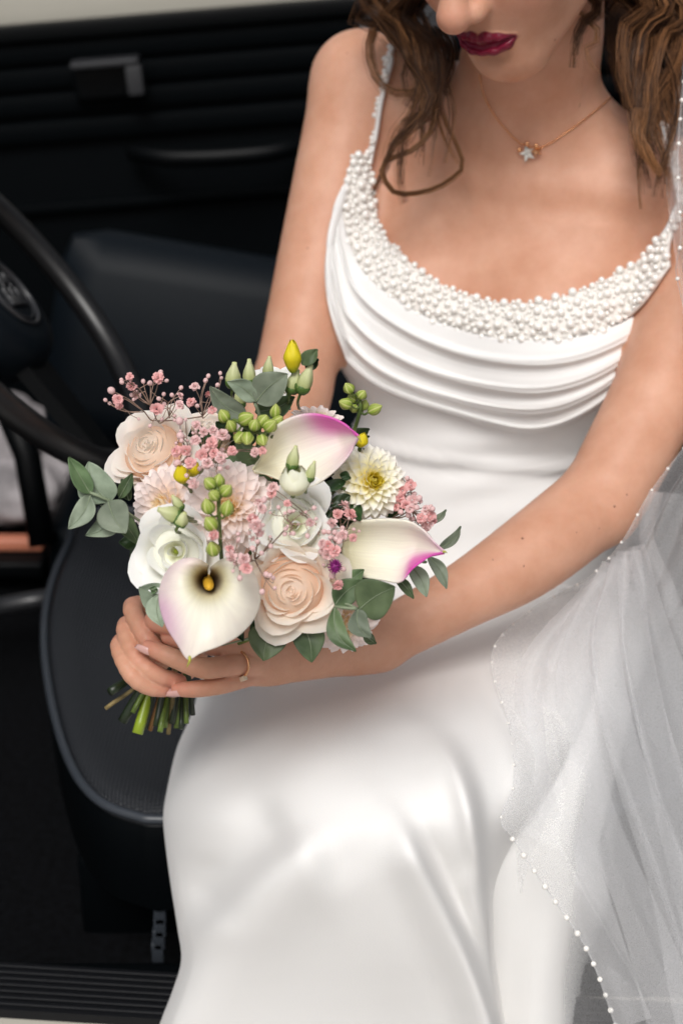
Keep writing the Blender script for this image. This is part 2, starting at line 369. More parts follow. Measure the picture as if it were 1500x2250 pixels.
# --- dim things low in the front footwell, beyond the wheel
t = Geo().box(P(-60, 1192, 2.35), (0.105, 0.012, 0.009), None, 0.003).build('reflector_bar', M_copper); cpart(t); t['label'] = 'copper coloured bar on a black shelf beyond the wheel'
cpart(Geo().box(P(-60, 1215, 2.37), (0.115, 0.06, 0.012), None, 0.004).build('shelf', M_trim))
cpart(Geo().tube(np.array([P(-80, 1345, 2.1), P(60, 1322, 2.1), P(150, 1305, 2.1)]), 0.012, 10).build('pedal_bar', M_handle))
ps_ = Geo().tube(np.array([P(10, 880, 2.12), P(60, 1000, 2.12), P(95, 1200, 2.12)]), 0.018, 10).build('pedal_lever', M_trim); cpart(ps_)
def crumple(center, rad, seed):
    rng = np.random.RandomState(seed); bm = bmesh.new(); bmesh.ops.create_icosphere(bm, subdivisions=4, radius=1.0)
    ks = rng.normal(size=(14, 3)) * 3.0; ph = rng.uniform(0, 6.28, 14); V = []
    for v in bm.verts:
        p = np.array(v.co); a = sum(abs(math.sin(k @ p + f)) for k, f in zip(ks, ph)) / 14
        V.append(np.asarray(center) + p * np.asarray(rad) * (0.65 + 0.6 * a))
    F = [tuple(v.index for v in f.verts) for f in bm.faces]; bm.free(); return V, F
for i, (px, py, d, r) in enumerate(((10, 985, 2.45, (0.085, 0.06, 0.09)), (30, 1075, 2.42, (0.09, 0.07, 0.05)), (120, 1030, 2.45, (0.05, 0.04, 0.05)))):
    o = obj('pale_placeholder', *crumple(P(px, py, d), r, 5 + i), M_placeholder)  # generic crumpled shape added to stand in for an unidentified pale patch
    tag(o, ('pale crumpled placeholder just under the steering wheel rim at the picture edge', 'pale crumpled placeholder lowest of three, above the copper bar', 'small pale crumpled placeholder right of the dark pedal lever')[i], 'placeholder', 'pale placeholders in the front footwell')
# ================================================================== person: body as one continuous surface (implicit surface, polygonised)
class Field:
    def __init__(s, lo, hi, h):
        s.lo = np.asarray(lo, float); s.h = h; s.n = np.ceil((np.asarray(hi) - s.lo) / h).astype(int) + 1
        s.F = np.full(s.n, 0.05, np.float32); s.ops = []
    def sub(s, blo, bhi):
        i0 = np.clip(np.floor((blo - s.lo) / s.h).astype(int), 0, s.n - 1); i1 = np.clip(np.ceil((bhi - s.lo) / s.h).astype(int) + 1, 1, s.n)
        if np.any(i1 <= i0): return None
        ax = [(s.lo[k] + s.h * np.arange(i0[k], i1[k])).astype(np.float32) for k in range(3)]
        X = np.stack(np.meshgrid(*ax, indexing='ij'), -1)
        return (slice(i0[0], i1[0]), slice(i0[1], i1[1]), slice(i0[2], i1[2])), X
    def union(s, fn, blo, bhi, k=0.0, sign=1):
        s.ops.append((fn, blo, bhi, k, sign)); r = s.sub(np.asarray(blo) - 0.03 - k, np.asarray(bhi) + 0.03 + k)
        if r is None: return
        sl, X = r; d = fn(X)
        if sign > 0: s.F[sl] = smin(s.F[sl], d, k)
        else: s.F[sl] = -smin(-s.F[sl], d, k)
def smin(a, b, k):
    if k <= 0: return np.minimum(a, b)
    h = np.maximum(k - np.abs(a - b), 0) / k
    return np.minimum(a, b) - h * h * k * 0.25
def rcone(a, b, ra, rb):
    a = np.asarray(a, np.float32); b = np.asarray(b, np.float32); ab = b - a; L2 = float(ab @ ab)
    def f(X):
        t = np.clip(((X - a) @ ab) / L2, 0, 1)
        return np.sqrt((((X - a) - t[..., None] * ab) ** 2).sum(-1)) - (ra + (rb - ra) * t)
    m = max(ra, rb); return f, np.minimum(a, b) - m, np.maximum(a, b) + m
def ellip(c, rad, M=None):
    c = np.asarray(c, np.float32); rad = np.asarray(rad, np.float32); Mt = np.eye(3, dtype=np.float32) if M is None else np.asarray(M, np.float32)
    def f(X):
        q = ((X - c) @ Mt) / rad; k0 = np.sqrt((q ** 2).sum(-1)) + 1e-6; k1 = np.sqrt(((q / rad) ** 2).sum(-1)) + 1e-6
        return k0 * (k0 - 1) / k1
    m = np.abs(Mt) @ rad; return f, c - m, c + m
def chain(pts, rads, k=0.004):
    segs = [rcone(pts[i], pts[i + 1], rads[i], rads[i + 1]) for i in range(len(pts) - 1)]
    lo = np.min([s_[1] for s_ in segs], 0); hi = np.max([s_[2] for s_ in segs], 0)
    def f(X):
        d = segs[0][0](X)
        for s_ in segs[1:]: d = smin(d, s_[0](X), k)
        return d
    return f, lo, hi
def surface_nets(F, lo, h):
    ins = F < 0; n = np.array(F.shape)
    cnt = np.zeros(n - 1, np.uint8)
    for dx in (0, 1):
        for dy in (0, 1):
            for dz in (0, 1): cnt += ins[dx:n[0] - 1 + dx, dy:n[1] - 1 + dy, dz:n[2] - 1 + dz]
    cells = np.argwhere((cnt > 0) & (cnt < 8)); N = len(cells)
    idx = np.full(n - 1, -1, np.int32); idx[tuple(cells.T)] = np.arange(N)
    acc = np.zeros((N, 3)); num = np.zeros(N)
    C = [(0, 0, 0), (1, 0, 0), (0, 1, 0), (1, 1, 0), (0, 0, 1), (1, 0, 1), (0, 1, 1), (1, 1, 1)]
    for a in range(8):
        for b in range(a + 1, 8):
            if sum(abs(C[a][k] - C[b][k]) for k in range(3)) != 1: continue
            pa = cells + C[a]; pb = cells + C[b]; fa = F[tuple(pa.T)]; fb = F[tuple(pb.T)]
            m = (fa < 0) != (fb < 0); t = np.where(m, fa / np.where(m, fa - fb, 1), 0)
            acc += np.where(m[:, None], pa + t[:, None] * (pb - pa), 0); num += m
    V = lo + h * acc / num[:, None]
    Q = []
    for ax in range(3):
        u, v = (ax + 1) % 3, (ax + 2) % 3
        sl0 = [slice(None)] * 3; sl1 = [slice(None)] * 3; sl0[ax] = slice(0, -1); sl1[ax] = slice(1, None)
        A, B = ins[tuple(sl0)], ins[tuple(sl1)]; e = np.argwhere(A != B)
        e = e[(e[:, u] > 0) & (e[:, v] > 0) & (e[:, u] < n[u] - 1) & (e[:, v] < n[v] - 1)]
        s0 = A[tuple(e.T)]
        def cid(du, dv):
            c = e.copy(); c[:, u] -= du; c[:, v] -= dv; return idx[tuple(c.T)]
        q = np.stack([cid(1, 1), cid(0, 1), cid(0, 0), cid(1, 0)], 1)
        q[~s0] = q[~s0][:, ::-1]; Q.append(q)
    return V, np.vstack(Q)
def fast_mesh(name, V, Q):
    me = bpy.data.meshes.new(name); me.vertices.add(len(V)); me.vertices.foreach_set('co', np.asarray(V, np.float32).ravel())
    S_ = np.sort(Q, axis=1); deg = np.any(S_[:, 1:] == S_[:, :-1], axis=1); G_ = Q[~deg]; T_ = []
    for q_ in Q[deg]:                                 # quads that lost a corner in the weld become triangles
        u_ = [int(q_[i]) for i in range(4) if q_[i] != q_[(i + 1) % 4]]
        if len(u_) == 3 and len(set(u_)) == 3: T_.append(u_)
    T_ = np.array(T_, np.int32).reshape(-1, 3); idx_ = np.concatenate([G_.astype(np.int32).ravel(), T_.ravel()])
    me.loops.add(len(idx_)); me.loops.foreach_set('vertex_index', idx_)
    me.polygons.add(len(G_) + len(T_)); me.polygons.foreach_set('loop_start', np.concatenate([np.arange(0, G_.size, 4), G_.size + np.arange(0, T_.size, 3)]).astype(np.int32)); me.polygons.foreach_set('loop_total', np.concatenate([np.full(len(G_), 4), np.full(len(T_), 3)]).astype(np.int32))
    me.update(calc_edges=True); me.validate()
    bm_ = bmesh.new(); bm_.from_mesh(me); bmesh.ops.holes_fill(bm_, edges=[e_ for e_ in bm_.edges if e_.is_boundary], sides=24); bm_.to_mesh(me); bm_.free()
    me.shade_smooth(); return me

# ---- joints
Rs, Re, Rw = P(792, 187, 1.595), P(638, 865, 1.56), P(430, 1330, 1.335)
Ls, Le, Lw = P(1600, 478, 1.47), P(1320, 1106, 1.405), P(850, 1398, 1.315)
pel = np.array([0.138, 1.515, CAM_Z - 0.79]); mid = (Rs + Ls) / 2 + np.array([-0.022, 0.0, 0.0])
Zt = nrm(mid - pel); Xt = nrm((Ls - Rs) - Zt * np.dot(Ls - Rs, Zt)); Yt = np.cross(Zt, Xt)
TM = np.stack([Xt, Yt, Zt], 1).astype(np.float32); HT = float(np.linalg.norm(mid - pel))
SEC = np.array([  # height above pelvis, half width, depth to the front, depth to the back
    (-0.16, .150, .09, .10), (-0.10, .168, .10, .115), (0.0, .165, .098, .115), (0.09, .146, .092, .10), (0.17, .125, .086, .088), (0.24, .138, .090, .09),
    (0.31, .160, .092, .095), (0.36, .163, .084, .095), (0.41, .150, .066, .088), (0.45, .120, .050, .075), (0.49, .070, .044, .06), (0.53, .045, .040, .045)], np.float32)
def torso_f(X):
    q = (X - pel.astype(np.float32)) @ TM; z = q[..., 2]
    a = np.interp(z, SEC[:, 0], SEC[:, 1]); bf = np.interp(z, SEC[:, 0], SEC[:, 2]); bb = np.interp(z, SEC[:, 0], SEC[:, 3])
    b = np.where(q[..., 1] < 0, bf, bb); e = 2.3
    r = (np.abs(q[..., 0] / a) ** e + np.abs(q[..., 1] / b) ** e) ** (1 / e)
    d = (r - 1) * np.minimum(a, b)
    return np.maximum(d, np.maximum(-0.15 - z, z - 0.53)).astype(np.float32)
def tw(x, y, z): return pel + TM @ np.array([x, y, z])
blo = pel - 0.30; bhi = pel + np.array([0.3, 0.3, 0.62])
breasts = [ellip(tw(sx * 0.076, -0.060, 0.293), (0.074, 0.060, 0.066), TM) for sx in (-1, 1)]
def dress_torso(X):
    d = torso_f(X)
    for b in breasts: d = smin(d, b[0](X), 0.05)
    return d

# ---- head frame
yaw, pit, rol = R(36), R(36), R(-5)
hf = np.array([-math.sin(yaw) * math.cos(pit), -math.cos(yaw) * math.cos(pit), -math.sin(pit)])
hz = nrm(np.array([0, 0, 1.0]) - hf * hf[2]); hx = np.cross(hf, hz)         # hx: the face's left (picture right)
hx, hz = hx * math.cos(rol) + hz * math.sin(rol), hz * math.cos(rol) - hx * math.sin(rol)
HM = np.stack([hx, hf, hz], 1).astype(np.float32)
chin_t = P(1112, 157, 1.37); HO = chin_t - HM @ np.array([0, 0.088, -0.110])
def hw(x, y, z): return HO + HM @ np.array([x, y, z])
H = lambda a, b, ra, rb: rcone(hw(*a), hw(*b), ra, rb)
E = lambda c, r: ellip(hw(*c), r, HM)

GH = 0.0030
allp = np.array([Rs, Re, Rw, Ls, Le, Lw, P(240, 1320, 1.2), P(240, 1540, 1.2), tw(-.2, -.15, -.16), tw(.2, .15, -.16), hw(.1, .1, .14), hw(-.1, -.12, .14)])
body = Field(allp.min(0) - 0.06, allp.max(0) + 0.05, GH)
body.union(torso_f, blo, bhi, 0)
for b in breasts: body.union(*b, k=0.05)
# shoulders, collar bones, neck
nb = tw(0.0, 0.012, 0.46); skull_base = hw(0, -0.045, -0.045)
body.union(*chain([nb - Zt * 0.03, nb * 0.5 + skull_base * 0.5, skull_base], [0.064, 0.056, 0.054], 0.03), k=0.035)
for S_, sg in ((Rs, -1), (Ls, 1)):
    body.union(*rcone(tw(sg * 0.03, 0.03, 0.485), S_ + Zt * 0.008, 0.035, 0.040), k=0.045)
    body.union(*rcone(tw(sg * 0.012, -0.050, 0.438), S_ + Zt * 0.012 - Yt * 0.012, 0.0085, 0.012), k=0.022)
body.union(*rcone(tw(0.045, 0.012, 0.455), hw(0.040, -0.055, -0.045), 0.036, 0.030), k=0.03)
body.union(*rcone(tw(-0.040, 0.012, 0.455), hw(-0.034, -0.055, -0.045), 0.030, 0.028), k=0.03)
# neck tendons
for sg in (-1, 1): body.union(*rcone(tw(sg * 0.016, -0.040, 0.447), hw(sg * 0.05, -0.04, -0.03), 0.008, 0.014), k=0.025)
# arms
mR = Rs * 0.5 + Re * 0.5; mL = P(1478, 792, 1.44)
def limb(pts, rads, k):
    c_ = catmull(np.hstack([np.array(pts), np.array(rads)[:, None]]), 18); body.union(*chain(list(c_[:, :3]), list(c_[:, 3]), 0.004), k=k)
limb([Rs, mR, Re], [0.0475, 0.0425, 0.037], 0.028)
limb([Re, Re * 0.75 + Rw * 0.25, Rw], [0.037, 0.036, 0.024], 0.014)
limb([Ls, mL, Le], [0.0485, 0.0415, 0.0370], 0.028)
limb([P(1304, 1110, 1.405), P(1153, 1227, 1.366), P(1015, 1310, 1.342), Lw, P(790, 1410, 1.30)], [0.0365, 0.0338, 0.0268, 0.0222, 0.0198], 0.010)
# ---- right hand: palm behind the stems, fingers coming round the left side to the front
palmR = [rcone(Rw, P(372, 1392, 1.285), 0.023, 0.026), rcone(P(372, 1392, 1.285), P(330, 1372, 1.262), 0.024, 0.018), rcone(P(385, 1440, 1.285), P(315, 1425, 1.255), 0.022, 0.016)]
for p_ in palmR: body.union(*p_, k=0.02)
FING_R = [
    ([(345, 1345, 1.262), (292, 1333, 1.236), (314, 1388, 1.217), (352, 1440, 1.216)], [.0090, .0076, .0072, .0064]),
    ([(335, 1385, 1.262), (278, 1376, 1.234), (300, 1447, 1.213), (350, 1485, 1.213), (395, 1496, 1.220)], [.0090, .0077, .0073, .0068, .0060]),
    ([(325, 1425, 1.260), (265, 1414, 1.232), (287, 1478, 1.210), (326, 1509, 1.213), (374, 1516, 1.221)], [.0088, .0076, .0072, .0066, .0056]),
]
# ---- left hand: lies over the right hand from the right
palmL = [rcone(P(830, 1402, 1.308), P(640, 1418, 1.262), 0.0215, 0.0200), rcone(P(820, 1408, 1.305), P(610, 1440, 1.255), 0.0190, 0.0140),
         rcone(P(760, 1418, 1.295), P(575, 1456, 1.252), 0.0165, 0.0115), rcone(P(700, 1432, 1.285), P(575, 1466, 1.258), 0.0110, 0.0088)]
for p_ in palmL: body.union(*p_, k=0.018)
FING_L = [
    ([(590, 1425, 1.250), (500, 1385, 1.222), (400, 1372, 1.212), (345, 1362, 1.214)], [.0108, .0108, .0112, .0104]),
    ([(575, 1438, 1.245), (500, 1425, 1.222), (420, 1408, 1.212), (372, 1398, 1.214)], [.0095, .0084, .0080, .0072]),
    ([(585, 1452, 1.248), (500, 1463, 1.212), (445, 1468, 1.198), (385, 1447, 1.194), (325, 1421, 1.200)], [.0094, .0085, .0082, .0074, .0058]),
    ([(600, 1470, 1.258), (530, 1493, 1.228), (480, 1507, 1.213), (430, 1514, 1.208), (390, 1515, 1.211)], [.0080, .0072, .0068, .0064, .0054]),
]
for p_, r_ in FING_R + FING_L:
    r_ = [q * 0.90 for q in r_]; pts = [P(*q) for q in p_]
    cv = catmull(np.hstack([np.array(pts), np.array(r_)[:, None]]), 3 * len(pts))
    # knuckles: a touch thicker at the joints
    body.union(*chain(list(cv[:, :3]), list(cv[:, 3]), 0.003), k=0.0008)
    f0 = rcone(pts[0], pts[0] * 0.6 + pts[1] * 0.4, r_[0], r_[0] * 0.9); body.union(*f0, k=0.012)
# ---- head
body.union(*E((0, -0.012, 0.035), (0.074, 0.094, 0.092)), k=0.02)
body.union(*E((0, 0.020, -0.035), (0.062, 0.068, 0.075)), k=0.03)
body.union(*E((0, 0.045, 0.045), (0.058, 0.045, 0.055)), k=0.03)
for sg in (-1, 1):
    body.union(*H((sg * 0.057, -0.012, -0.045), (sg * 0.016, 0.068, -0.100), 0.016, 0.017), k=0.035)
    body.union(*E((sg * 0.036, 0.058, -0.030), (0.030, 0.032, 0.034)), k=0.025)
    body.union(*E((sg * 0.031, 0.074, 0.012), (0.013, 0.011, 0.011)), k=0.01)
    body.union(*E((sg * 0.074, -0.008, -0.004), (0.006, 0.018, 0.030)), k=0.012)
    body.union(*rcone(hw(sg * 0.012, 0.088, 0.030), hw(sg * 0.046, 0.072, 0.032), 0.007, 0.006), k=0.02)
body.union(*E((0, 0.077, -0.097), (0.021, 0.019, 0.019)), k=0.03)
body.union(*E((0, 0.060, -0.062), (0.036, 0.034, 0.030)), k=0.03)
body.union(*chain([hw(0, 0.086, 0.026), hw(0, 0.100, 0.003), hw(0, 0.1155, -0.020)], [0.0072, 0.0090, 0.0122], 0.01), k=0.016)
body.union(*E((0, 0.1190, -0.0240), (0.0128, 0.0118, 0.0114)), k=0.010)
for sg in (-1, 1):
    body.union(*E((sg * 0.0135, 0.1025, -0.0290), (0.0075, 0.0120, 0.0090)), k=0.007)
    body.union(*E((sg * 0.0066, 0.1085, -0.0395), (0.0030, 0.0055, 0.0040)), k=0.003, sign=-1)
# lips: laid on the face as it stands so far
def tri(p):
    q = (np.asarray(p) - body.lo) / GH; i = np.floor(q).astype(int); f = q - i; v = 0.0
    for dx in (0, 1):
        for dy in (0, 1):
            for dz in (0, 1): v += body.F[i[0] + dx, i[1] + dy, i[2] + dz] * (f[0] if dx else 1 - f[0]) * (f[1] if dy else 1 - f[1]) * (f[2] if dz else 1 - f[2])
    return v
def fy(x, z):
    for y in np.arange(0.14, 0.04, -0.0005):
        if tri(hw(x, y, z)) < 0: return y
    return 0.05
def lp(x, z, out): return hw(x, fy(x, z) + out, z)
MZ = -0.0665; LIPS = []
for sg in (-1, 1):
    LIPS.append(chain([lp(0, MZ + .0050, .0008), lp(sg * .0070, MZ + .0060, .0010), lp(sg * .017, MZ + .0044, .0002), lp(sg * .0285, MZ + .0022, -.0008)], [.0036, .0040, .0034, .0016], 0.003))
    LIPS.append(chain([lp(0, MZ - .0072, .0012), lp(sg * .010, MZ - .0066, .0012), lp(sg * .020, MZ - .0038, .0004), lp(sg * .0285, MZ + .0010, -.0008)], [.0062, .0061, .0048, .0016], 0.003))
MG = [lp(-.029, MZ + .0014, 0.0008), lp(-.014, MZ - .0004, .0042), lp(0, MZ - .0012, .0048), lp(.014, MZ - .0002, .0042), lp(.029, MZ + .0018, 0.0008)]
for l in LIPS: body.union(*l, k=0.003)
gro = chain(MG, [.0010, .0023, .0026, .0026, .0012], 0.002)
body.union(*gro, k=0.0012, sign=-1)
body.union(*E((0, fy(0, -0.0835) + 0.002, -0.0835), (0.015, 0.005, 0.0038)), k=0.012, sign=-1)
BV, BQ = surface_nets(body.F, body.lo, GH)
# hands and face again on a finer lattice, set into the same skin
hp_ = np.array([P(a_, b_, c_) for a_ in (228, 655) for b_ in (1285, 1548) for c_ in (1.175, 1.275)]); fc_ = np.array([hw(a_, b_, c_) for a_ in (-.062, .062) for b_ in (0.045, 0.135) for c_ in (-.125, 0.03)])
for pts_f, hh in ((hp_, 0.0011), (fc_, 0.0013)):
    flo, fhi = pts_f.min(0), pts_f.max(0); fine = Field(flo, fhi, hh)
    for op in list(body.ops): fine.union(op[0], op[1], op[2], op[3], op[4])
    FV, FQ = surface_nets(fine.F, fine.lo, hh)
    fhi = fine.lo + hh * (fine.n - 2); ins_ = np.all((BV > flo + 0.001) & (BV < fhi - 0.001), axis=1)
    cut = BQ[~np.any(ins_[BQ], axis=1)]
    def open_verts(Q):
        e_ = np.sort(np.vstack([Q[:, [0, 1]], Q[:, [1, 2]], Q[:, [2, 3]], Q[:, [3, 0]]]), axis=1); u_, n_ = np.unique(e_, axis=0, return_counts=True); return np.unique(u_[n_ == 1])
    ob = open_verts(cut); ob = ob[np.all((BV[ob] > flo - 0.006) & (BV[ob] < fhi + 0.006), axis=1)]; fb = open_verts(FQ)
    mp_ = np.arange(len(BV))
    for v_ in ob:                                   # weld the coarse rim to the fine rim
        dd = np.linalg.norm(FV[fb] - BV[v_], axis=1); k_ = int(dd.argmin())
        if dd[k_] < 0.0065: mp_[v_] = len(BV) + fb[k_]
    BQ = np.vstack([mp_[cut], FQ + len(BV)]); BV = np.vstack([BV, FV])
used = np.zeros(len(BV), bool); used[BQ.ravel()] = True; remap = np.cumsum(used) - 1; BV = BV[used]; BQ = remap[BQ]
# keep the largest piece only is not needed: all primitives touch
bme = fast_mesh('body', BV, BQ)
# colour guide: signed distance to the lips (metres), to the mouth opening, and reddening of finger tips
Vx = BV.astype(np.float32)
lipd = np.full(len(BV), 1.0, np.float32)
near = np.linalg.norm(BV - hw(0, 0.09, -0.066), axis=1) < 0.06
ln = np.min([l[0](Vx[near]) for l in LIPS], 0); lipd[near] = ln
red = np.full(len(BV), 0.0, np.float32)
for p_, r_ in FING_R + FING_L:
    tip = P(*p_[-1]); red = np.maximum(red, np.exp(-(np.linalg.norm(BV - tip, axis=1) / 0.014) ** 2))
    kn = P(*p_[1]); red = np.maximum(red, 0.5 * np.exp(-(np.linalg.norm(BV - kn, axis=1) / 0.012) ** 2))
nose = hw(0, 0.122, -0.024); red = np.maximum(red, 0.7 * np.exp(-(np.linalg.norm(BV - nose, axis=1) / 0.016) ** 2))
for sg in (-1, 1): red = np.maximum(red, 0.55 * np.exp(-(np.linalg.norm(BV - hw(sg * 0.045, 0.08, -0.022), axis=1) / 0.028) ** 2))
for nm, arr in (('lip', lipd), ('red', red.astype(np.float32))):
    at = bme.attributes.new(nm, 'FLOAT', 'POINT'); at.data.foreach_set('value', arr)

# ---- skin
msk = bpy.data.materials.new('skin'); msk.use_nodes = True; nt = msk.node_tree; L = nt.links; b = nt.nodes['Principled BSDF']
tc = nt.nodes.new('ShaderNodeTexCoord')
n1 = nt.nodes.new('ShaderNodeTexNoise'); n1.inputs['Scale'].default_value = 22; n1.inputs['Detail'].default_value = 9; n1.inputs['Roughness'].default_value = 0.62; L.new(tc.outputs['Object'], n1.inputs['Vector'])
rp = nt.nodes.new('ShaderNodeValToRGB'); e = rp.color_ramp.elements
e[0].position = 0.28; e[0].color = (0.525, 0.258, 0.160, 1); e[1].position = 0.72; e[1].color = (0.652, 0.366, 0.254, 1); L.new(n1.outputs['Fac'], rp.inputs[0])
ar = nt.nodes.new('ShaderNodeAttribute'); ar.attribute_name = 'red'
m1 = nt.nodes.new('ShaderNodeMixRGB'); m1.inputs[2].default_value = (0.56, 0.20, 0.15, 1); L.new(rp.outputs[0], m1.inputs[1])
mm = nt.nodes.new('ShaderNodeMath'); mm.operation = 'MULTIPLY'; mm.inputs[1].default_value = 0.55; L.new(ar.outputs['Fac'], mm.inputs[0]); L.new(mm.outputs[0], m1.inputs[0])
# freckles and small moles
vo = nt.nodes.new('ShaderNodeTexVoronoi'); vo.inputs['Scale'].default_value = 26; vo.inputs['Randomness'].default_value = 1.0; L.new(tc.outputs['Object'], vo.inputs['Vector'])
vr = nt.nodes.new('ShaderNodeValToRGB'); ve = vr.color_ramp.elements; ve[0].position = 0.015; ve[0].color = (1, 1, 1, 1); ve[1].position = 0.032; ve[1].color = (0, 0, 0, 1); L.new(vo.outputs['Distance'], vr.inputs[0])
m2 = nt.nodes.new('ShaderNodeMixRGB'); m2.inputs[2].default_value = (0.18, 0.07, 0.04, 1); L.new(m1.outputs[0], m2.inputs[1])
m2f = nt.nodes.new('ShaderNodeMath'); m2f.operation = 'MULTIPLY'; m2f.inputs[1].default_value = 0.45; L.new(vr.outputs[0], m2f.inputs[0]); L.new(m2f.outputs[0], m2.inputs[0])
al = nt.nodes.new('ShaderNodeAttribute'); al.attribute_name = 'lip'
lr = nt.nodes.new('ShaderNodeValToRGB'); le = lr.color_ramp.elements
mp = nt.nodes.new('ShaderNodeMapRange'); mp.inputs['From Min'].default_value = 0.0006; mp.inputs['From Max'].default_value = 0.0016; mp.inputs['To Min'].default_value = 1; mp.inputs['To Max'].default_value = 0
L.new(al.outputs['Fac'], mp.inputs['Value'])
m3 = nt.nodes.new('ShaderNodeMixRGB'); m3.inputs[2].default_value = (0.165, 0.008, 0.028, 1); L.new(m2.outputs[0], m3.inputs[1]); L.new(mp.outputs[0], m3.inputs[0])
L.new(m3.outputs[0], b.inputs['Base Color'])
rr = nt.nodes.new('ShaderNodeMapRange'); rr.inputs['To Min'].default_value = 0.50; rr.inputs['To Max'].default_value = 0.34; L.new(mp.outputs[0], rr.inputs['Value']); L.new(rr.outputs[0], b.inputs['Roughness'])
b.inputs['Specular IOR Level'].default_value = 0.35
b.inputs['Subsurface Weight'].default_value = 0.30; b.inputs['Subsurface Radius'].default_value = (1.0, 0.30, 0.15); b.inputs['Subsurface Scale'].default_value = 0.007
n3 = nt.nodes.new('ShaderNodeTexNoise'); n3.inputs['Scale'].default_value = 700; n3.inputs['Detail'].default_value = 3; L.new(tc.outputs['Object'], n3.inputs['Vector'])
bp = nt.nodes.new('ShaderNodeBump'); bp.inputs['Strength'].default_value = 0.30; bp.inputs['Distance'].default_value = 0.0008; L.new(n3.outputs['Fac'], bp.inputs['Height']); L.new(bp.outputs['Normal'], b.inputs['Normal'])

person = empty('person', (0.165, 1.50, SEAT_Z))
tag(person, 'seated bride in an ivory gown with pearl neckline, looking down and holding a bouquet', 'person')
bodyo = link('body', bme, msk); keep(bodyo, person)
# fingernails
M_nail = pmat('pale_nail_polish', (0.62, 0.36, 0.32), rough=0.25, spec=0.5, coat=0.3)
def nail(tip, prev, r, up):
    ax = nrm(tip - prev); up = nrm(up - ax * np.dot(up, ax)); sd_ = np.cross(ax, up)
    V = []; n, m = 9, 7
    for j in range(n):
        t = j / (n - 1); y = -0.006 + 0.0145 * t; w = r * 0.80 * math.sqrt(max(1 - (2 * t - 1) ** 6, 0.02)) * (1 - 0.12 * t) * (1 - 0.45 * max(0, t - 0.55) ** 2 / 0.2)
        for i in range(m):
            s_ = -1 + 2 * i / (m - 1); V.append(tip + ax * y + sd_ * w * s_ + up * (r * 1.0 - 0.45 * r * s_ * s_ - 0.10 * r * (t - 0.4) ** 2 * 4 + 0.10 * r))
    return V, grid_faces(m, n)
for ch, upv in ((FING_L[2], np.array(EF) * 0.55 - np.array(EX) * 0.35 - np.array(EU) * 0.55), (FING_L[3], np.array(EF) * 0.6 - np.array(EU) * 0.8), (FING_R[2], np.array(EF) * 0.8 - np.array(EU) * 0.4)):
    p_, r_ = ch; V, F = nail(P(*p_[-1]), P(*p_[-2]), r_[-1], upv)
    o = obj('fingernail', V, F, M_nail); keep(o, person); so = o.modifiers.new('thick', 'SOLIDIFY'); so.thickness = 0.0008
BVH = BVHTree.FromPolygons([tuple(v) for v in BV], [tuple(q) for q in BQ.tolist()])
def torso_hit(px, py, off=0.0, field=dress_torso, t0=1.1, t1=1.95):
    """first crossing of the clothed torso along a sight line, lifted by off"""
    dv = np.array(ray(px, py)); t = np.linspace(t0, t1, 170)
    X = (np.array(CAMV) + t[:, None] * dv).astype(np.float32); f = field(X) - off
    k = np.argmax(f < 0)
    if f[k] >= 0: k = int(np.argmin(f)); return np.array(CAMV) + (t[k] - 0.018) * dv, float(f[k])
    if k == 0: return np.array(CAMV) + t[0] * dv, 0.0
    u = f[k - 1] / (f[k - 1] - f[k]); return np.array(CAMV) + (t[k - 1] + u * (t[1] - t[0])) * dv, 0.0
def body_hit(px, py, off=0.0):
    dv = ray(px, py); h = BVH.ray_cast(CAMV, dv)
    if h[0] is None: return None
    return np.array(h[0] + h[1] * off)

def surf_hit(px, py, off=0.0):
    """nearest of the clothed torso and the skin along a sight line"""
    h, miss = torso_hit(px, py, off); hb = body_hit(px, py, off)
    if hb is None: return h
    if miss > 0.0: return hb
    return h if np.linalg.norm(h - np.array(CAMV)) < np.linalg.norm(hb - np.array(CAMV)) else hb

# small moles on cheek and forearm
M_mole = pmat('mole_brown', (0.24, 0.10, 0.06), rough=0.6)
bm = bmesh.new(); bmesh.ops.create_icosphere(bm, subdivisions=2, radius=1.0); mV = np.array([v.co[:] for v in bm.verts]); mF = [tuple(v.index for v in f.verts) for f in bm.faces]; bm.free()
for px, py, r_ in ((1218, 88, .0011), (1147, 1183, .0015), (1349, 1113, .0013), (1376, 1087, .0010), (1150, 1244, .0010), (1082, 1230, .0008), (1266, 1170, .0007), (676, 545, .0010)):
    dv = ray(px, py); h_ = BVH.ray_cast(CAMV, dv)
    if h_[0] is None: continue
    n_ = np.array(h_[1]); q_ = mV - np.outer(mV @ n_, n_) * 0.75
    keep(obj('mole', q_ * r_ * 0.8 + np.array(h_[0]), mF, M_mole), person)
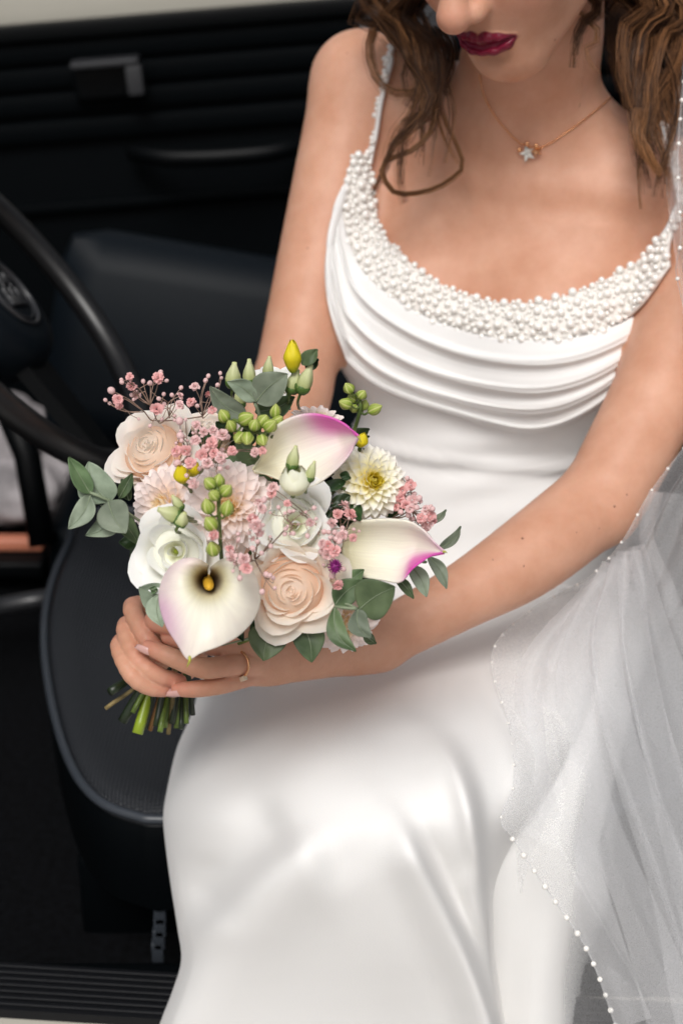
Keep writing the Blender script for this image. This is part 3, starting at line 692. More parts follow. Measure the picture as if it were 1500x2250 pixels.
# ================================================================== gown
def cloth_mat(name, col, rough=0.85, sheen=0.08):
    m = pmat(name, col, rough=rough, spec=0.10, sheen=sheen); nt = m.node_tree; b = nt.nodes['Principled BSDF']; L = nt.links
    tc = nt.nodes.new('ShaderNodeTexCoord'); n1 = nt.nodes.new('ShaderNodeTexNoise'); n1.inputs['Scale'].default_value = 900; n1.inputs['Detail'].default_value = 2
    n2 = nt.nodes.new('ShaderNodeTexNoise'); n2.inputs['Scale'].default_value = 9; n2.inputs['Detail'].default_value = 3
    L.new(tc.outputs['Object'], n1.inputs['Vector']); L.new(tc.outputs['Object'], n2.inputs['Vector'])
    ad = nt.nodes.new('ShaderNodeMath'); ad.operation = 'MULTIPLY_ADD'; ad.inputs[1].default_value = 1.5; L.new(n2.outputs['Fac'], ad.inputs[0]); L.new(n1.outputs['Fac'], ad.inputs[2])
    bp = nt.nodes.new('ShaderNodeBump'); bp.inputs['Strength'].default_value = 0.25; bp.inputs['Distance'].default_value = 0.0006
    L.new(ad.outputs[0], bp.inputs['Height']); L.new(bp.outputs['Normal'], b.inputs['Normal'])
    b.inputs['Subsurface Weight'].default_value = 0.12; b.inputs['Subsurface Radius'].default_value = (1, 0.9, 0.8); b.inputs['Subsurface Scale'].default_value = 0.006
    return m
M_crepe = cloth_mat('ivory_crepe', (0.80, 0.79, 0.775))
M_lining = cloth_mat('ivory_lining', (0.80, 0.77, 0.73))
M_pearl = pmat('pearl', (0.86, 0.835, 0.795), rough=0.11, spec=1.0, coat=1.0, sss=0.15, sss_r=(1, 0.9, 0.8), sss_s=0.003)

INNER = [(800, 345), (812, 405), (828, 490), (868, 545), (930, 600), (1005, 642), (1090, 664), (1180, 664), (1270, 641), (1350, 603), (1430, 556), (1482, 512)]
OUTER = [(772, 344), (750, 420), (746, 490), (765, 555), (806, 612), (868, 662), (955, 708), (1050, 738), (1150, 750), (1250, 746), (1340, 722), (1408, 684), (1478, 590)]
def hits(poly, n, off):
    c = catmull(poly, n); out = []
    for px, py in c: out.append(torso_hit(px, py, off)[0])
    return np.array(out)
# --- bodice: closed shell round the torso, up to the neckline in front and lower across the back
no = hits(OUTER, 60, 0.004); lo_ = (no - pel) @ TM.astype(float); phi_n = np.arctan2(lo_[:, 0], -lo_[:, 1]); o_ = np.argsort(phi_n)
NP, NZ = 120, 70
phis = np.linspace(-math.pi, math.pi, NP, endpoint=False)
ztop = np.interp(phis, phi_n[o_], lo_[o_, 2], left=0.30, right=0.30)
side = np.abs(phis) > 1.35; ztop[side] = np.minimum(ztop[side], 0.31)
ztop = np.clip(ztop, 0.2, 0.40); ztop = np.convolve(np.concatenate([ztop[-4:], ztop, ztop[:4]]), np.ones(9) / 9, 'valid') + 0.003
tt = np.linspace(0, 1, NZ)
ZZ = -0.13 + (ztop[None, :] + 0.13) * tt[:, None]; PP = np.broadcast_to(phis[None, :], ZZ.shape)
def radial(ZZ, PP, off):
    lo_r = np.zeros(ZZ.shape); hi_r = np.full(ZZ.shape, 0.32)
    D = np.stack([np.sin(PP), -np.cos(PP), np.zeros_like(PP)], -1)
    for _ in range(22):
        r = (lo_r + hi_r) / 2; q = D * r[..., None]; q[..., 2] = ZZ
        X = (pel + q @ TM.T.astype(float)).astype(np.float32); f = dress_torso(X) - off
        lo_r = np.where(f < 0, r, lo_r); hi_r = np.where(f < 0, hi_r, r)
    q = D * ((lo_r + hi_r) / 2)[..., None]; q[..., 2] = ZZ; return q
q = radial(ZZ, PP, 0.006)
# soft crossways wrinkles at the waist and a raised waist seam
zz = q[..., 2]; ph = PP
wr = 0.0022 * np.sin((zz - 0.05 * np.sin(ph)) * 150) * np.exp(-((zz - 0.15) / 0.05) ** 2) * (0.6 + 0.4 * np.sin(3 * ph))
wr += 0.0060 * np.exp(-((zz - 0.168 - 0.010 * np.sin(ph)) / 0.0045) ** 2) - 0.0030 * np.exp(-((zz - 0.156 - 0.010 * np.sin(ph)) / 0.006) ** 2) + 0.0022 * np.exp(-((zz - 0.175 - 0.03 * np.sin(ph + 0.4)) / 0.010) ** 2)
q[..., 0] += np.sin(ph) * wr; q[..., 1] -= np.cos(ph) * wr
BVv = (pel + q.reshape(-1, 3) @ TM.T.astype(float))
gown = obj('gown', BVv, grid_faces(NP, NZ, True), M_crepe); keep(gown, person); gown['label'] = 'ivory crepe gown with draped folds and pearl neckline'
gown.modifiers.new('thick', 'SOLIDIFY').thickness = 0.0015

# --- pearl band base
NB = 110; NVb = 12
ci, co = catmull(INNER, NB), catmull(OUTER, NB); band = []
for j in range(NVb):
    t = j / (NVb - 1)
    for i in range(NB):
        px, py = ci[i] * (1 - t) + co[i] * t; of = 0.0065 + 0.003 * math.sin(math.pi * t); h = surf_hit(px, py, of)
        band.append(h)
band = np.array(band).reshape(NVb, NB, 3)
for _ in range(4): band[:, 1:-1] = 0.25 * band[:, :-2] + 0.5 * band[:, 1:-1] + 0.25 * band[:, 2:]
bo = obj('pearl_band', band.reshape(-1, 3), grid_faces(NB, NVb), M_lining); keep(bo, gown); so = bo.modifiers.new('thick', 'SOLIDIFY'); so.thickness = 0.004; so.offset = 1
# --- straps
def strap_pts(pixs, off, extra):
    pts = []
    for px, py in pixs:
        h = body_hit(px, py, off)
        if h is not None: pts.append(h)
    return np.array(pts + [np.asarray(e) for e in extra])
sR = strap_pts([(806, 360), (812, 330), (822, 290), (833, 235), (842, 190), (852, 150), (860, 110)], 0.004, [Rs * 0.62 + tw(0, .0, .47) * 0.38 + Zt * 0.052 + Yt * 0.01, Rs * 0.6 + tw(0, 0, .47) * 0.4 + Yt * 0.075 + Zt * 0.01, tw(-0.07, 0.115, 0.36)])
sL = strap_pts([(1452, 545), (1480, 505), (1492, 470), (1499, 430)], 0.004, [Ls * 0.66 + tw(0, 0, .47) * 0.34 + Zt * 0.055, Ls * 0.62 + tw(0, 0, .47) * 0.38 + Yt * 0.08 + Zt * 0.01, tw(0.07, 0.115, 0.36)])
straps = []
for sp_, wid in ((sR, 0.0055), (sL, 0.0065)):
    c = catmull(sp_, 60); T = np.gradient(c, axis=0); V = []
    ctr = tw(0, 0.02, 0.40)
    for i in range(60):
        t = nrm(T[i]); nrm_ = nrm((c[i] - ctr) - t * np.dot(c[i] - ctr, t)); sdv = np.cross(t, nrm_)
        for k in range(6):
            s_ = -1 + 2 * k / 5; V.append(c[i] + sdv * wid * s_ + nrm_ * (0.0015 - 0.0015 * s_ * s_))
    o = obj('strap', V, grid_faces(6, 60), M_crepe); keep(o, gown); so = o.modifiers.new('thick', 'SOLIDIFY'); so.thickness = 0.003; straps.append((c, wid, ctr))

# --- pearls: the largest as single pieces, the seed pearls joined
rng = np.random.RandomState(3); pearls = []
cand = []
for _ in range(5200):
    u, v = rng.uniform(0, NB - 1.001), rng.uniform(-0.02, 1.0); r = rng.choice([0.0041, 0.0031, 0.0022, 0.0016], p=[0.10, 0.20, 0.35, 0.35]); cand.append((r, u, v))
cand.sort(key=lambda c: -c[0])
pts_, rad_ = [], []
cnt_big = {0.0041: 0, 0.0031: 0}
for r, u, v in cand:
    if r == 0.0041 and cnt_big[r] > 80: continue
    if r == 0.0031 and cnt_big[r] > 150: continue
    i = int(u); fu = u - i; vv = min(max(v, 0), 0.999) * (NVb - 1); j = int(vv); fv = vv - j
    p = (band[j, i] * (1 - fu) + band[j, i + 1] * fu) * (1 - fv) + (band[j + 1, i] * (1 - fu) + band[j + 1, i + 1] * fu) * fv
    e1 = band[j, i + 1] - band[j, i]; e2 = band[j + 1, i] - band[j, i]; nn = np.cross(e1, e2); nn = nrm(nn)
    if np.dot(nn, np.array(CAMV) - p) < 0: nn = -nn
    p = p + nn * r * 0.52
    if v < 0.04: p = p + (band[0, i] - band[1, i]) * 0.2
    if pts_:
        dd = np.linalg.norm(np.array(pts_) - p, axis=1) - (np.array(rad_) + r) * 1.0
        if dd.min() < 0: continue
    if r in cnt_big: cnt_big[r] += 1
    pts_.append(p); rad_.append(r)
for c, wid, ctr in straps:
    for k in range(110):
        i = rng.randint(0, 58); p = c[i]; nn = nrm(p - ctr); T = nrm(c[i + 1] - c[i]); sdv = np.cross(T, nn); r = rng.choice([0.0032, 0.0026, 0.0020])
        side_ = rng.choice([-1, 0.2, 1]); p = p + sdv * wid * side_ * 1.05 + nn * r * (0.7 if abs(side_) > .5 else 0.9)
        dd = np.linalg.norm(np.array(pts_) - p, axis=1) - (np.array(rad_) + r) * 0.9
        if dd.min() < 0: continue
        pts_.append(p); rad_.append(r)
bm = bmesh.new(); bmesh.ops.create_icosphere(bm, subdivisions=2, radius=1.0); pearl_me = bpy.data.meshes.new('pearl'); bm.to_mesh(pearl_me)
icoV = np.array([v.co[:] for v in bm.verts]); icoF = [tuple(v.index for v in f.verts) for f in bm.faces]; bm.free(); pearl_me.shade_smooth(); pearl_me.materials.append(M_pearl)
order = np.argsort(-np.array(rad_)); seed = Geo()
inv = gown.matrix_basis.inverted()
for n_, k in enumerate(order):
    if n_ < 250:
        o = bpy.data.objects.new('pearl', pearl_me); COL.objects.link(o); o.location = pts_[k]; o.scale = (rad_[k],) * 3; o.parent = gown
        o.matrix_parent_inverse = (person.matrix_basis @ gown.matrix_parent_inverse @ gown.matrix_basis).inverted()
    else: seed.add(icoV * rad_[k] + pts_[k], icoF)
def keep2(o, parent):
    """parent to a part that already has a parent, world coordinates kept"""
    m = parent.matrix_basis.copy(); p = parent
    m = (p.parent.matrix_basis @ p.matrix_parent_inverse @ p.matrix_basis) if p.parent else p.matrix_basis
    o.parent = parent; o.matrix_parent_inverse = m.inverted(); return o
so_ = seed.build('seed_pearls', M_pearl); keep2(so_, gown); so_['kind'] = 'stuff'
keep2(bo, gown)
for o in bpy.data.objects:
    if o.name.startswith('strap'): keep2(o, gown)

# --- cowl: overlapping soft folds across the bust
CURV = [
    [(768, 392), (750, 430), (749, 490), (768, 552), (809, 609), (871, 659), (957, 705), (1050, 735), (1150, 747), (1250, 743), (1340, 719), (1408, 681), (1500, 590)],
    [(760, 400), (736, 460), (732, 540), (752, 620), (806, 690), (890, 748), (990, 790), (1090, 812), (1190, 818), (1280, 802), (1360, 768), (1416, 730), (1500, 640)],
    [(756, 408), (728, 490), (720, 580), (740, 674), (802, 756), (890, 812), (990, 848), (1090, 870), (1180, 876), (1260, 860), (1335, 826), (1395, 778), (1490, 680)],
    [(754, 416), (724, 520), (716, 630), (736, 722), (800, 804), (890, 856), (990, 888), (1080, 910), (1170, 918), (1240, 905), (1315, 868), (1375, 820), (1480, 710)],
    [(752, 424), (722, 550), (718, 670), (742, 764), (810, 838), (900, 878), (1000, 910), (1080, 935), (1150, 952), (1220, 944), (1295, 908), (1355, 858), (1470, 740)],
]
NC = 120; cs = [catmull(c, NC) for c in CURV]
SP_ = 18; rows = []; offs = []
for a in range(len(cs) - 1):
    amp = (0.0050, 0.0055, 0.0060, 0.0045)[a]
    for k in range(SP_):
        s_ = k / SP_
        rise = amp * 1.5 * (0.05 + 0.40 * math.sin(math.pi * s_) + 0.55 * math.exp(-((s_ - 0.74) / (0.15 if s_ < 0.74 else 0.10)) ** 2))
        rows.append((cs[a] * (1 - s_) + cs[a + 1] * s_)); offs.append(rise)
rows.append(cs[-1]); offs.append(0.0)
rows.append(cs[-1] + np.array([0, 6])); offs.append(-0.004)
edge_fade = np.clip(np.minimum(np.arange(NC), np.arange(NC)[::-1]) / 24.0, 0, 1) ** 0.8
W_ = []
for rw, of in zip(rows, offs):
    line = []
    for i in range(NC):
        base_off = 0.0095 + of * (0.25 + 0.75 * edge_fade[i]) * (0.85 + 0.3 * math.sin(i * 0.045 + of * 900))
        line.append(surf_hit(rw[i][0], rw[i][1], base_off) if i < 42 else torso_hit(rw[i][0], rw[i][1], base_off)[0])
    line = np.array(line)
    for _ in range(4): line[1:-1] = 0.25 * line[:-2] + 0.5 * line[1:-1] + 0.25 * line[2:]
    W_.append(line)
W_ = np.array(W_)
for _ in range(60):                      # the folds run out smoothly into the side seams
    B_ = W_.copy(); B_[1:-1] = (W_[:-2] + W_[1:-1] + W_[2:]) / 3
    for sl_, w_ in ((slice(0, 16), np.linspace(1, 0, 16)), (slice(-16, None), np.linspace(0, 1, 16))):
        W_[:, sl_] = W_[:, sl_] * (1 - w_[None, :, None]) + B_[:, sl_] * w_[None, :, None]
cow = obj('cowl_drape', W_.reshape(-1, 3), grid_faces(NC, len(rows)), M_crepe); keep2(cow, gown); cow['label'] = 'soft curved folds draped under the pearl neckline'
so = cow.modifiers.new('thick', 'SOLIDIFY'); so.thickness = 0.003; so.offset = 1
ss = cow.modifiers.new('sub', 'SUBSURF'); ss.levels = 1; ss.render_levels = 1

# --- skirt: over the lap, round the knees, falling to the step
ROW = np.array([  # picture row, left, crest, right, depth at the crest, fall-off left, fall-off right
    (1200, 760, 1010, 1290, 1.630, .05, .05), (1270, 640, 990, 1320, 1.575, .08, .05), (1340, 555, 960, 1335, 1.515, .11, .05), (1410, 492, 930, 1330, 1.440, .14, .05), (1480, 446, 905, 1310, 1.364, .18, .06),
    (1560, 424, 885, 1290, 1.290, .22, .08), (1640, 390, 870, 1262, 1.232, .245, .10), (1720, 370, 858, 1225, 1.190, .26, .12), (1790, 359, 850, 1185, 1.172, .26, .13), (1860, 364, 845, 1130, 1.171, .25, .13),
    (1950, 376, 845, 1090, 1.185, .22, .12), (2040, 390, 845, 1085, 1.203, .19, .11), (2110, 398, 845, 1090, 1.220, .17, .11), (2180, 378, 845, 1105, 1.240, .155, .11), (2260, 348, 845, 1125, 1.262, .14, .11), (2380, 320, 845, 1150, 1.290, .12, .10), (2700, 280, 840, 1200, 1.345, .10, .09), (3000, 250, 840, 1230, 1.40, .09, .08)])
NS, NR = 150, 190
rr_ = catmull(ROW, NR)
RIDGE = [  # fold lines: points, height towards the viewer, half widths left and right (picture units)
    ([(862, 1782), (905, 1850), (955, 1950), (1010, 2070), (1085, 2260), (1150, 2450)], 0.036, 75, 15),
    ([(925, 1590), (985, 1650), (1022, 1730), (1045, 1830), (1062, 1960), (1075, 2110), (1090, 2260)], 0.040, 62, 14),
    ([(760, 1880), (820, 1980), (880, 2110), (940, 2260)], 0.007, 70, 50),
    ([(740, 1835), (650, 1880), (550, 1960), (450, 2070), (390, 2150), (340, 2230)], 0.034, 45, 130),
    ([(650, 1800), (560, 1855), (490, 1925), (430, 2015)], -0.022, 75, 65),
    ([(905, 1800), (955, 1880), (1005, 1985), (1065, 2120), (1125, 2260)], -0.014, 24, 24),
    ([(955, 1640), (985, 1720), (1005, 1830), (1025, 1960)], -0.012, 26, 24),
    ([(455, 1540), (505, 1650), (560, 1760), (600, 1830)], -0.010, 70, 80),
    ([(455, 1870), (440, 1960), (425, 2040)], -0.008, 50, 50),
    ([(1000, 1480), (1075, 1560), (1130, 1680), (1150, 1800)], 0.007, 30, 30),
    ([(900, 1470), (980, 1520), (1040, 1600)], 0.005, 26, 20),
]
rl_ = [(catmull(p, 60), a, w1, w2) for p, a, w1, w2 in RIDGE]
phi = np.linspace(-R(118), R(118), NS); SV = np.zeros((NR, NS, 3))
for j in range(NR):
    py, xl, xc, xr, dc, Dl, Dr = rr_[j]
    for i in range(NS):
        f = phi[i]; s_ = math.sin(f); sx = abs(s_) ** 0.92 * (1 if s_ > 0 else -1)
        px = xc + (sx * (xr - xc) if s_ > 0 else sx * (xc - xl)); dd = (Dr if s_ > 0 else Dl) * (1 - math.cos(f)); SV[j, i] = (px, py, dc + dd)
disp = np.zeros((NR, NS)); front = np.clip((np.cos(phi)) / 0.35, 0, 1)[None, :]
XY = SV[:, :, :2]
for c, a, w1, w2 in rl_:
    d2 = ((XY[:, :, None, :] - c[None, None]) ** 2).sum(-1); k = d2.argmin(-1); dist = np.sqrt(d2.min(-1)); near_ = c[k]; tan = np.gradient(c, axis=0)[k]
    rel = XY - near_; side_ = tan[..., 0] * rel[..., 1] - tan[..., 1] * rel[..., 0]     # >0: right-below of the line direction
    w = np.where(side_ > 0, w1, w2); endf = np.clip(np.minimum(k, 59 - k) / 12.0, 0, 1); endf = np.where(k > 47, np.where(c[-1][1] > 2200, 1, endf), endf)
    disp += a * np.exp(-(dist / w) ** 2) * (0.15 + 0.85 * endf * endf * (3 - 2 * endf))
def blur(A, n):
    for _ in range(n):
        A = np.pad(A, 1, mode='edge'); A = (A[:-2, 1:-1] + A[2:, 1:-1] + A[1:-1, :-2] + A[1:-1, 2:] + 2 * A[1:-1, 1:-1]) / 6
    return A
disp = blur(disp, 4); SV[..., 2] -= disp * front
pts3 = np.array([P(*p) for p in SV.reshape(-1, 3)])
sk = obj('skirt', pts3, grid_faces(NS, NR), M_crepe); keep2(sk, gown); sk['label'] = 'smooth ivory skirt over the lap and knees'
so = sk.modifiers.new('thick', 'SOLIDIFY'); so.thickness = 0.002; so.offset = 1
# --- under panel of the skirt behind the front leg
ROW2 = [(1300, 1150, 1400, 1.60), (1400, 1120, 1420, 1.50), (1520, 1080, 1400, 1.42), (1650, 1040, 1370, 1.345), (1780, 1020, 1340, 1.300), (1860, 1030, 1320, 1.292), (1960, 1040, 1340, 1.300), (2060, 1045, 1310, 1.318), (2160, 1050, 1290, 1.338), (2260, 1050, 1290, 1.355), (2500, 1040, 1300, 1.39), (3000, 1020, 1340, 1.43)]
r2 = catmull(ROW2, 50); V = []
for py, xl, xr, d in r2:
    for i in range(30):
        t = i / 29; px = xl + (xr - xl) * t; V.append(P(px, py, d - 0.03 * math.sin(math.pi * t) - 0.006 * math.sin(t * 9 + py * 0.004) + 0.26 * max(0, t - 0.74) ** 2 / 0.0676))
up = obj('under_skirt', V, grid_faces(30, 50), M_crepe); keep2(up, gown); up.modifiers.new('thick', 'SOLIDIFY').thickness = 0.002
# ================================================================== hair
def hair_mat():
    m = bpy.data.materials.new('brown_hair'); m.use_nodes = True; nt = m.node_tree; L = nt.links; b = nt.nodes['Principled BSDF']
    at = nt.nodes.new('ShaderNodeAttribute'); at.attribute_name = 'tone'
    rp = nt.nodes.new('ShaderNodeValToRGB'); e = rp.color_ramp.elements; e[0].color = (0.016, 0.0068, 0.0034, 1); e[1].color = (0.36, 0.165, 0.066, 1)
    m_ = e.new(0.5); m_.color = (0.066, 0.027, 0.0115, 1); L.new(at.outputs['Fac'], rp.inputs[0]); L.new(rp.outputs[0], b.inputs['Base Color'])
    b.inputs['Roughness'].default_value = 0.42; b.inputs['Specular IOR Level'].default_value = 0.32; return m
M_hair = hair_mat()
def comb(y0, th, sgn, off):
    """a place on the combed hair: y0 where the strand leaves the parting, th how far it has come down the side"""
    y = y0 - 0.012 * th - 0.014 * max(0, y0) / 0.08 * th; cy, cz = -0.014, 0.036; ry, rx, rz = 0.099 + off, 0.083 + off, 0.096 + off
    f = math.sqrt(max(1 - ((y - cy) / ry) ** 2, 0.02)); return hw(sgn * rx * f * math.sin(th) * (1.0 + 0.10 * max(0, th - 1.2)), y, cz + rz * f * math.cos(min(th, 1.75)) - 0.16 * max(0, th - 1.75))
def lock(name, guides, nstr, spread, r0=0.00033, tone=(0.15, 0.7), seed=0, taper=True, curl=0.0, npts=26, frizz=0.25, hel=None):
    """a lock of hair: guides = list of (px,py,depth[,width factor]); strands scatter round the guide"""
    rng = np.random.RandomState(seed)
    if not isinstance(guides[0], np.ndarray) and guides[0][1] < -30:
        fr_ = 1150 < guides[0][0] < 1350; sg_ = -1 if guides[0][0] < 1150 else 1; y_ = 0.058 if fr_ else 0.02 - 0.0007 * (seed * 37 % 90)
        guides = [comb(y_, 0.7, sg_, 0.005), comb(y_, 1.35, sg_, 0.007)] + [q for q in guides if q[1] > -70]
    g = np.array([(*q, 1.0) if isinstance(q, np.ndarray) else (*P(q[0], q[1], q[2]), (q[3] if len(q) > 3 else 1.0)) for q in guides]); c = catmull(g, npts)
    T = np.gradient(c[:, :3], axis=0); T /= np.linalg.norm(T, axis=1)[:, None]
    N = np.cross(T, np.array(EF)[None, :]); N /= np.maximum(np.linalg.norm(N, axis=1), 1e-6)[:, None]; B = np.cross(T, N)
    V, F, tone_v = [], [], []; n = 3; tpar = np.linspace(0, 1, npts)
    if hel:
        amp_, turns, ph0 = hel; hh_ = amp_ * np.clip(tpar * 3, 0, 1); c[:, :3] += N * (np.cos(6.283 * turns * tpar + ph0) * hh_)[:, None] + B * (np.sin(6.283 * turns * tpar + ph0) * hh_ * 0.8)[:, None]
    nstr = int(nstr * 1.7)
    for s_ in range(nstr):
        a = rng.uniform(0, 2 * math.pi); rr = math.sqrt(rng.uniform(0, 1)) * spread * (1.0 if rng.uniform() < 0.90 else rng.uniform(1.3, 2.4)); ph = rng.uniform(0, 6.28); fq = rng.uniform(1.5, 3.5); tw_ = rng.uniform(-1, 1)
        end = rng.uniform(0.82, 1.0) if taper else 1.0; st = 0.0
        w = c[:, 3] * (1 - 0.55 * tpar ** 2 if taper else 1)
        ang = a + curl * tpar * 6.28 + 0.8 * tw_ * tpar
        off = N * (np.cos(ang) * rr * w)[:, None] + B * (np.sin(ang) * rr * 0.6 * w)[:, None]
        fr = frizz * spread * (np.sin(fq * 6.28 * tpar + ph) * 0.5 + np.sin(fq * 2.3 * 6.28 * tpar + ph * 1.7) * 0.25) * tpar
        pts = c[:, :3] + off + N * fr[:, None]
        m = max(4, int(npts * end)); pts = pts[:m]; rad = r0 * rng.uniform(0.75, 1.3) * (1 - 0.6 * np.linspace(0, 1, m) ** 3)
        v, f = tube_geo(pts, rad, n, False); o = len(V); V += v; F += [tuple(i + o for i in q) for q in f]
        tv = rng.uniform(*tone); tone_v += list(np.repeat(np.clip(tv + 0.18 * np.linspace(-0.6, 1, m), 0, 1), n))
    o = obj(name, V, F, M_hair); at = o.data.attributes.new('tone', 'FLOAT', 'POINT'); at.data.foreach_set('value', np.array(tone_v, np.float32)); return o
# scalp cap of hair (above the picture): parted on top, combed down past the ears, over a dark under-layer
rng = np.random.RandomState(11); cap = Geo(); tone_v = []
for sgn in (-1, 1):
    V = [comb(y0, th, sgn, 0.0) for y0 in np.linspace(0.066, -0.108, 26) for th in np.linspace(0.0, 2.25, 22)]
    cap.add(V, grid_faces(22, 26)); tone_v += [0.06] * len(V)
for s_ in range(1500):
    sgn = rng.choice([-1, 1]); y0 = rng.uniform(-0.108, 0.070); t1 = rng.uniform(1.9, 2.5); o_ = rng.uniform(0.001, 0.0055); w0 = rng.uniform(-.05, .05)
    pts = [comb(y0 + w0 * 0.1 * t, t1 * t, sgn, o_) for t in np.linspace(0.0, 1.0, 14)]
    cap.tube(pts, 0.0006, 3, False); tone_v += [float(rng.uniform(0.1, 0.65))] * (14 * 3)
hcap = cap.build('hair', M_hair); at = hcap.data.attributes.new('tone', 'FLOAT', 'POINT'); at.data.foreach_set('value', np.array(tone_v, np.float32)); keep(hcap, person); hcap['label'] = 'long wavy brown hair worn half loose'
HL = []
# left of the face (picture left): loose curls over the shoulder
for q_ in range(9):
    o1, o2 = (-34, -20, -8, 4, 16, 28, -26, 10, 34)[q_], (q_ * 37 % 60) - 30
    HL += [lock('hair_lock', [comb(0.05 - 0.012 * q_, 1.1, -1, 0.004), comb(0.05 - 0.012 * q_, 1.75, -1, 0.006), (862 + o1, -40, 1.475), (885 + o1, 40, 1.45 + .004 * (q_ % 4)), (915 + o1 * 0.9, 110, 1.432), (938 + o1 * 0.8, 180, 1.43), (930 + o1 * 0.9 + o2 * .5, 250 + (q_ % 4) * 22, 1.432), (905 + o1 + o2, 300 + (q_ % 5) * 32, 1.44)], 17, 0.0048, seed=100 + q_, tone=(0.0, 0.75 + 0.05 * (q_ % 5)), hel=(0.0075, 1.6 + 0.25 * (q_ % 3), q_ * 1.3), npts=34, frizz=0.5)]
HL += [lock('hair_lock', [(830, -120, 1.52), (812, 0, 1.49), (850, 60, 1.46), (905, 130, 1.43), (950, 205, 1.42), (930, 265, 1.425), (880, 300, 1.43), (852, 350, 1.435), (846, 400, 1.44)], 50, 0.0085, seed=2, tone=(0.1, 0.6))]
HL += [lock('hair_lock', [(900, -140, 1.48), (905, 0, 1.44), (950, 90, 1.42), (965, 170, 1.42), (950, 240, 1.425), (900, 260, 1.43), (882, 330, 1.432), (880, 400, 1.435), (893, 450, 1.44), (915, 472, 1.44)], 42, 0.0070, seed=3, tone=(0.1, 0.55))]
HL += [lock('hair_lock', [(880, -100, 1.49), (860, 20, 1.46), (820, 70, 1.46), (813, 120, 1.455), (830, 175, 1.45), (870, 203, 1.44), (925, 195, 1.43), (950, 160, 1.42)], 22, 0.0045, seed=4, tone=(0.25, 0.7), taper=False)]
HL += [lock('hair_lock', [(930, 150, 1.43), (955, 230, 1.425), (945, 290, 1.43), (905, 330, 1.435), (850, 352, 1.44), (838, 380, 1.44), (862, 420, 1.44), (900, 426, 1.44), (960, 412, 1.445), (1010, 378, 1.45), (1015, 350, 1.45), (995, 300, 1.445), (972, 250, 1.44), (962, 190, 1.43)], 16, 0.0026, seed=5, tone=(0.35, 0.85), taper=False)]
HL += [lock('hair_lock', [(960, 60, 1.43), (985, 110, 1.425), (975, 165, 1.425), (955, 215, 1.425), (950, 300, 1.43)], 40, 0.0085, seed=6, tone=(0.05, 0.45))]
HL += [lock('hair_lock', [(945, 200, 1.428), (920, 260, 1.43), (870, 310, 1.435), (845, 370, 1.44), (822, 420, 1.445), (810, 440, 1.45)], 22, 0.0036, seed=7, tone=(0.15, 0.6))]
HL += [lock('hair_lock', [(850, -60, 1.49), (880, 50, 1.45), (900, 120, 1.44), (885, 180, 1.44), (905, 215, 1.435), (935, 250, 1.43)], 30, 0.006, seed=8, tone=(0.1, 0.6))]
# fringe strands in front of the cheek
HL += [lock('hair_lock', [(1195, -120, 1.36), (1172, -30, 1.345), (1165, 40, 1.34), (1163, 90, 1.34), (1166, 150, 1.345)], 42, 0.0042, seed=9, tone=(0.1, 0.65), frizz=0.6)]
HL += [lock('hair_lock', [(1330, -120, 1.40), (1290, -20, 1.38), (1272, 60, 1.375), (1262, 120, 1.375), (1258, 175, 1.38)], 60, 0.0065, seed=10, tone=(0.05, 0.6), frizz=0.5)]
HL += [lock('hair_lock', [(1310, -80, 1.39), (1290, 40, 1.38), (1285, 110, 1.38), (1300, 150, 1.38), (1335, 180, 1.385)], 9, 0.004, seed=12, tone=(0.4, 0.9), frizz=0.9)]
# right of the face: a heavy wavy fall
for q_ in range(11):
    o1 = (-38, -26, -14, -4, 8, 20, 32, -30, 0, 26, -18)[q_]
    HL += [lock('hair_lock', [comb(0.05 - 0.011 * q_, 1.1, 1, 0.004), comb(0.05 - 0.011 * q_, 1.75, 1, 0.006), (1422 + o1 * 1.2, -20, 1.44), (1420 + o1 * 1.1, 80, 1.42 + .004 * (q_ % 3)), (1428 + o1, 180, 1.41), (1440 + o1 * 0.8, 270, 1.405), (1446 + o1 * 0.6, 350, 1.405), (1440 + o1 * 0.5, 420 + (q_ % 4) * 24, 1.41)], 24, 0.0056, seed=130 + q_, tone=(0.0, 0.65 + 0.09 * (q_ % 5)), hel=(0.0095, 2.2, q_ * 0.9), npts=36, frizz=0.4)]
HL += [lock('hair_lock', [(1450, -140, 1.47), (1470, -10, 1.45), (1490, 90, 1.43), (1475, 160, 1.42), (1440, 220, 1.41), (1420, 290, 1.405), (1450, 370, 1.40)], 90, 0.0105, seed=15, tone=(0.1, 0.75), curl=1.0)]
HL += [lock('hair_lock', [(1440, -100, 1.46), (1440, 20, 1.44), (1470, 110, 1.43), (1488, 170, 1.43), (1455, 240, 1.42)], 60, 0.008, seed=16, tone=(0.05, 0.6), curl=0.5)]
HL += [lock('hair_lock', [(1395, 240, 1.395), (1400, 300, 1.39), (1428, 350, 1.39), (1455, 390, 1.395)], 46, 0.0060, seed=17, tone=(0.5, 1.0), curl=0.4)]
HL += [lock('hair_lock', [(1330, -160, 1.56), (1370, -20, 1.555), (1400, 120, 1.54), (1420, 250, 1.50), (1440, 360, 1.46)], 160, 0.030, seed=18, tone=(0.15, 0.6), r0=0.0006)]
HL += [lock('hair_lock', [(900, -160, 1.56), (900, 0, 1.55), (930, 90, 1.53), (950, 170, 1.50), (960, 230, 1.46)], 110, 0.020, seed=19, tone=(0.0, 0.4), r0=0.0006)]
HL += [lock('hair_lock', [(860, -120, 1.50), (880, -10, 1.46), (920, 80, 1.43), (930, 150, 1.425), (905, 215, 1.43), (870, 260, 1.435)], 50, 0.009, seed=20, tone=(0.05, 0.6))]
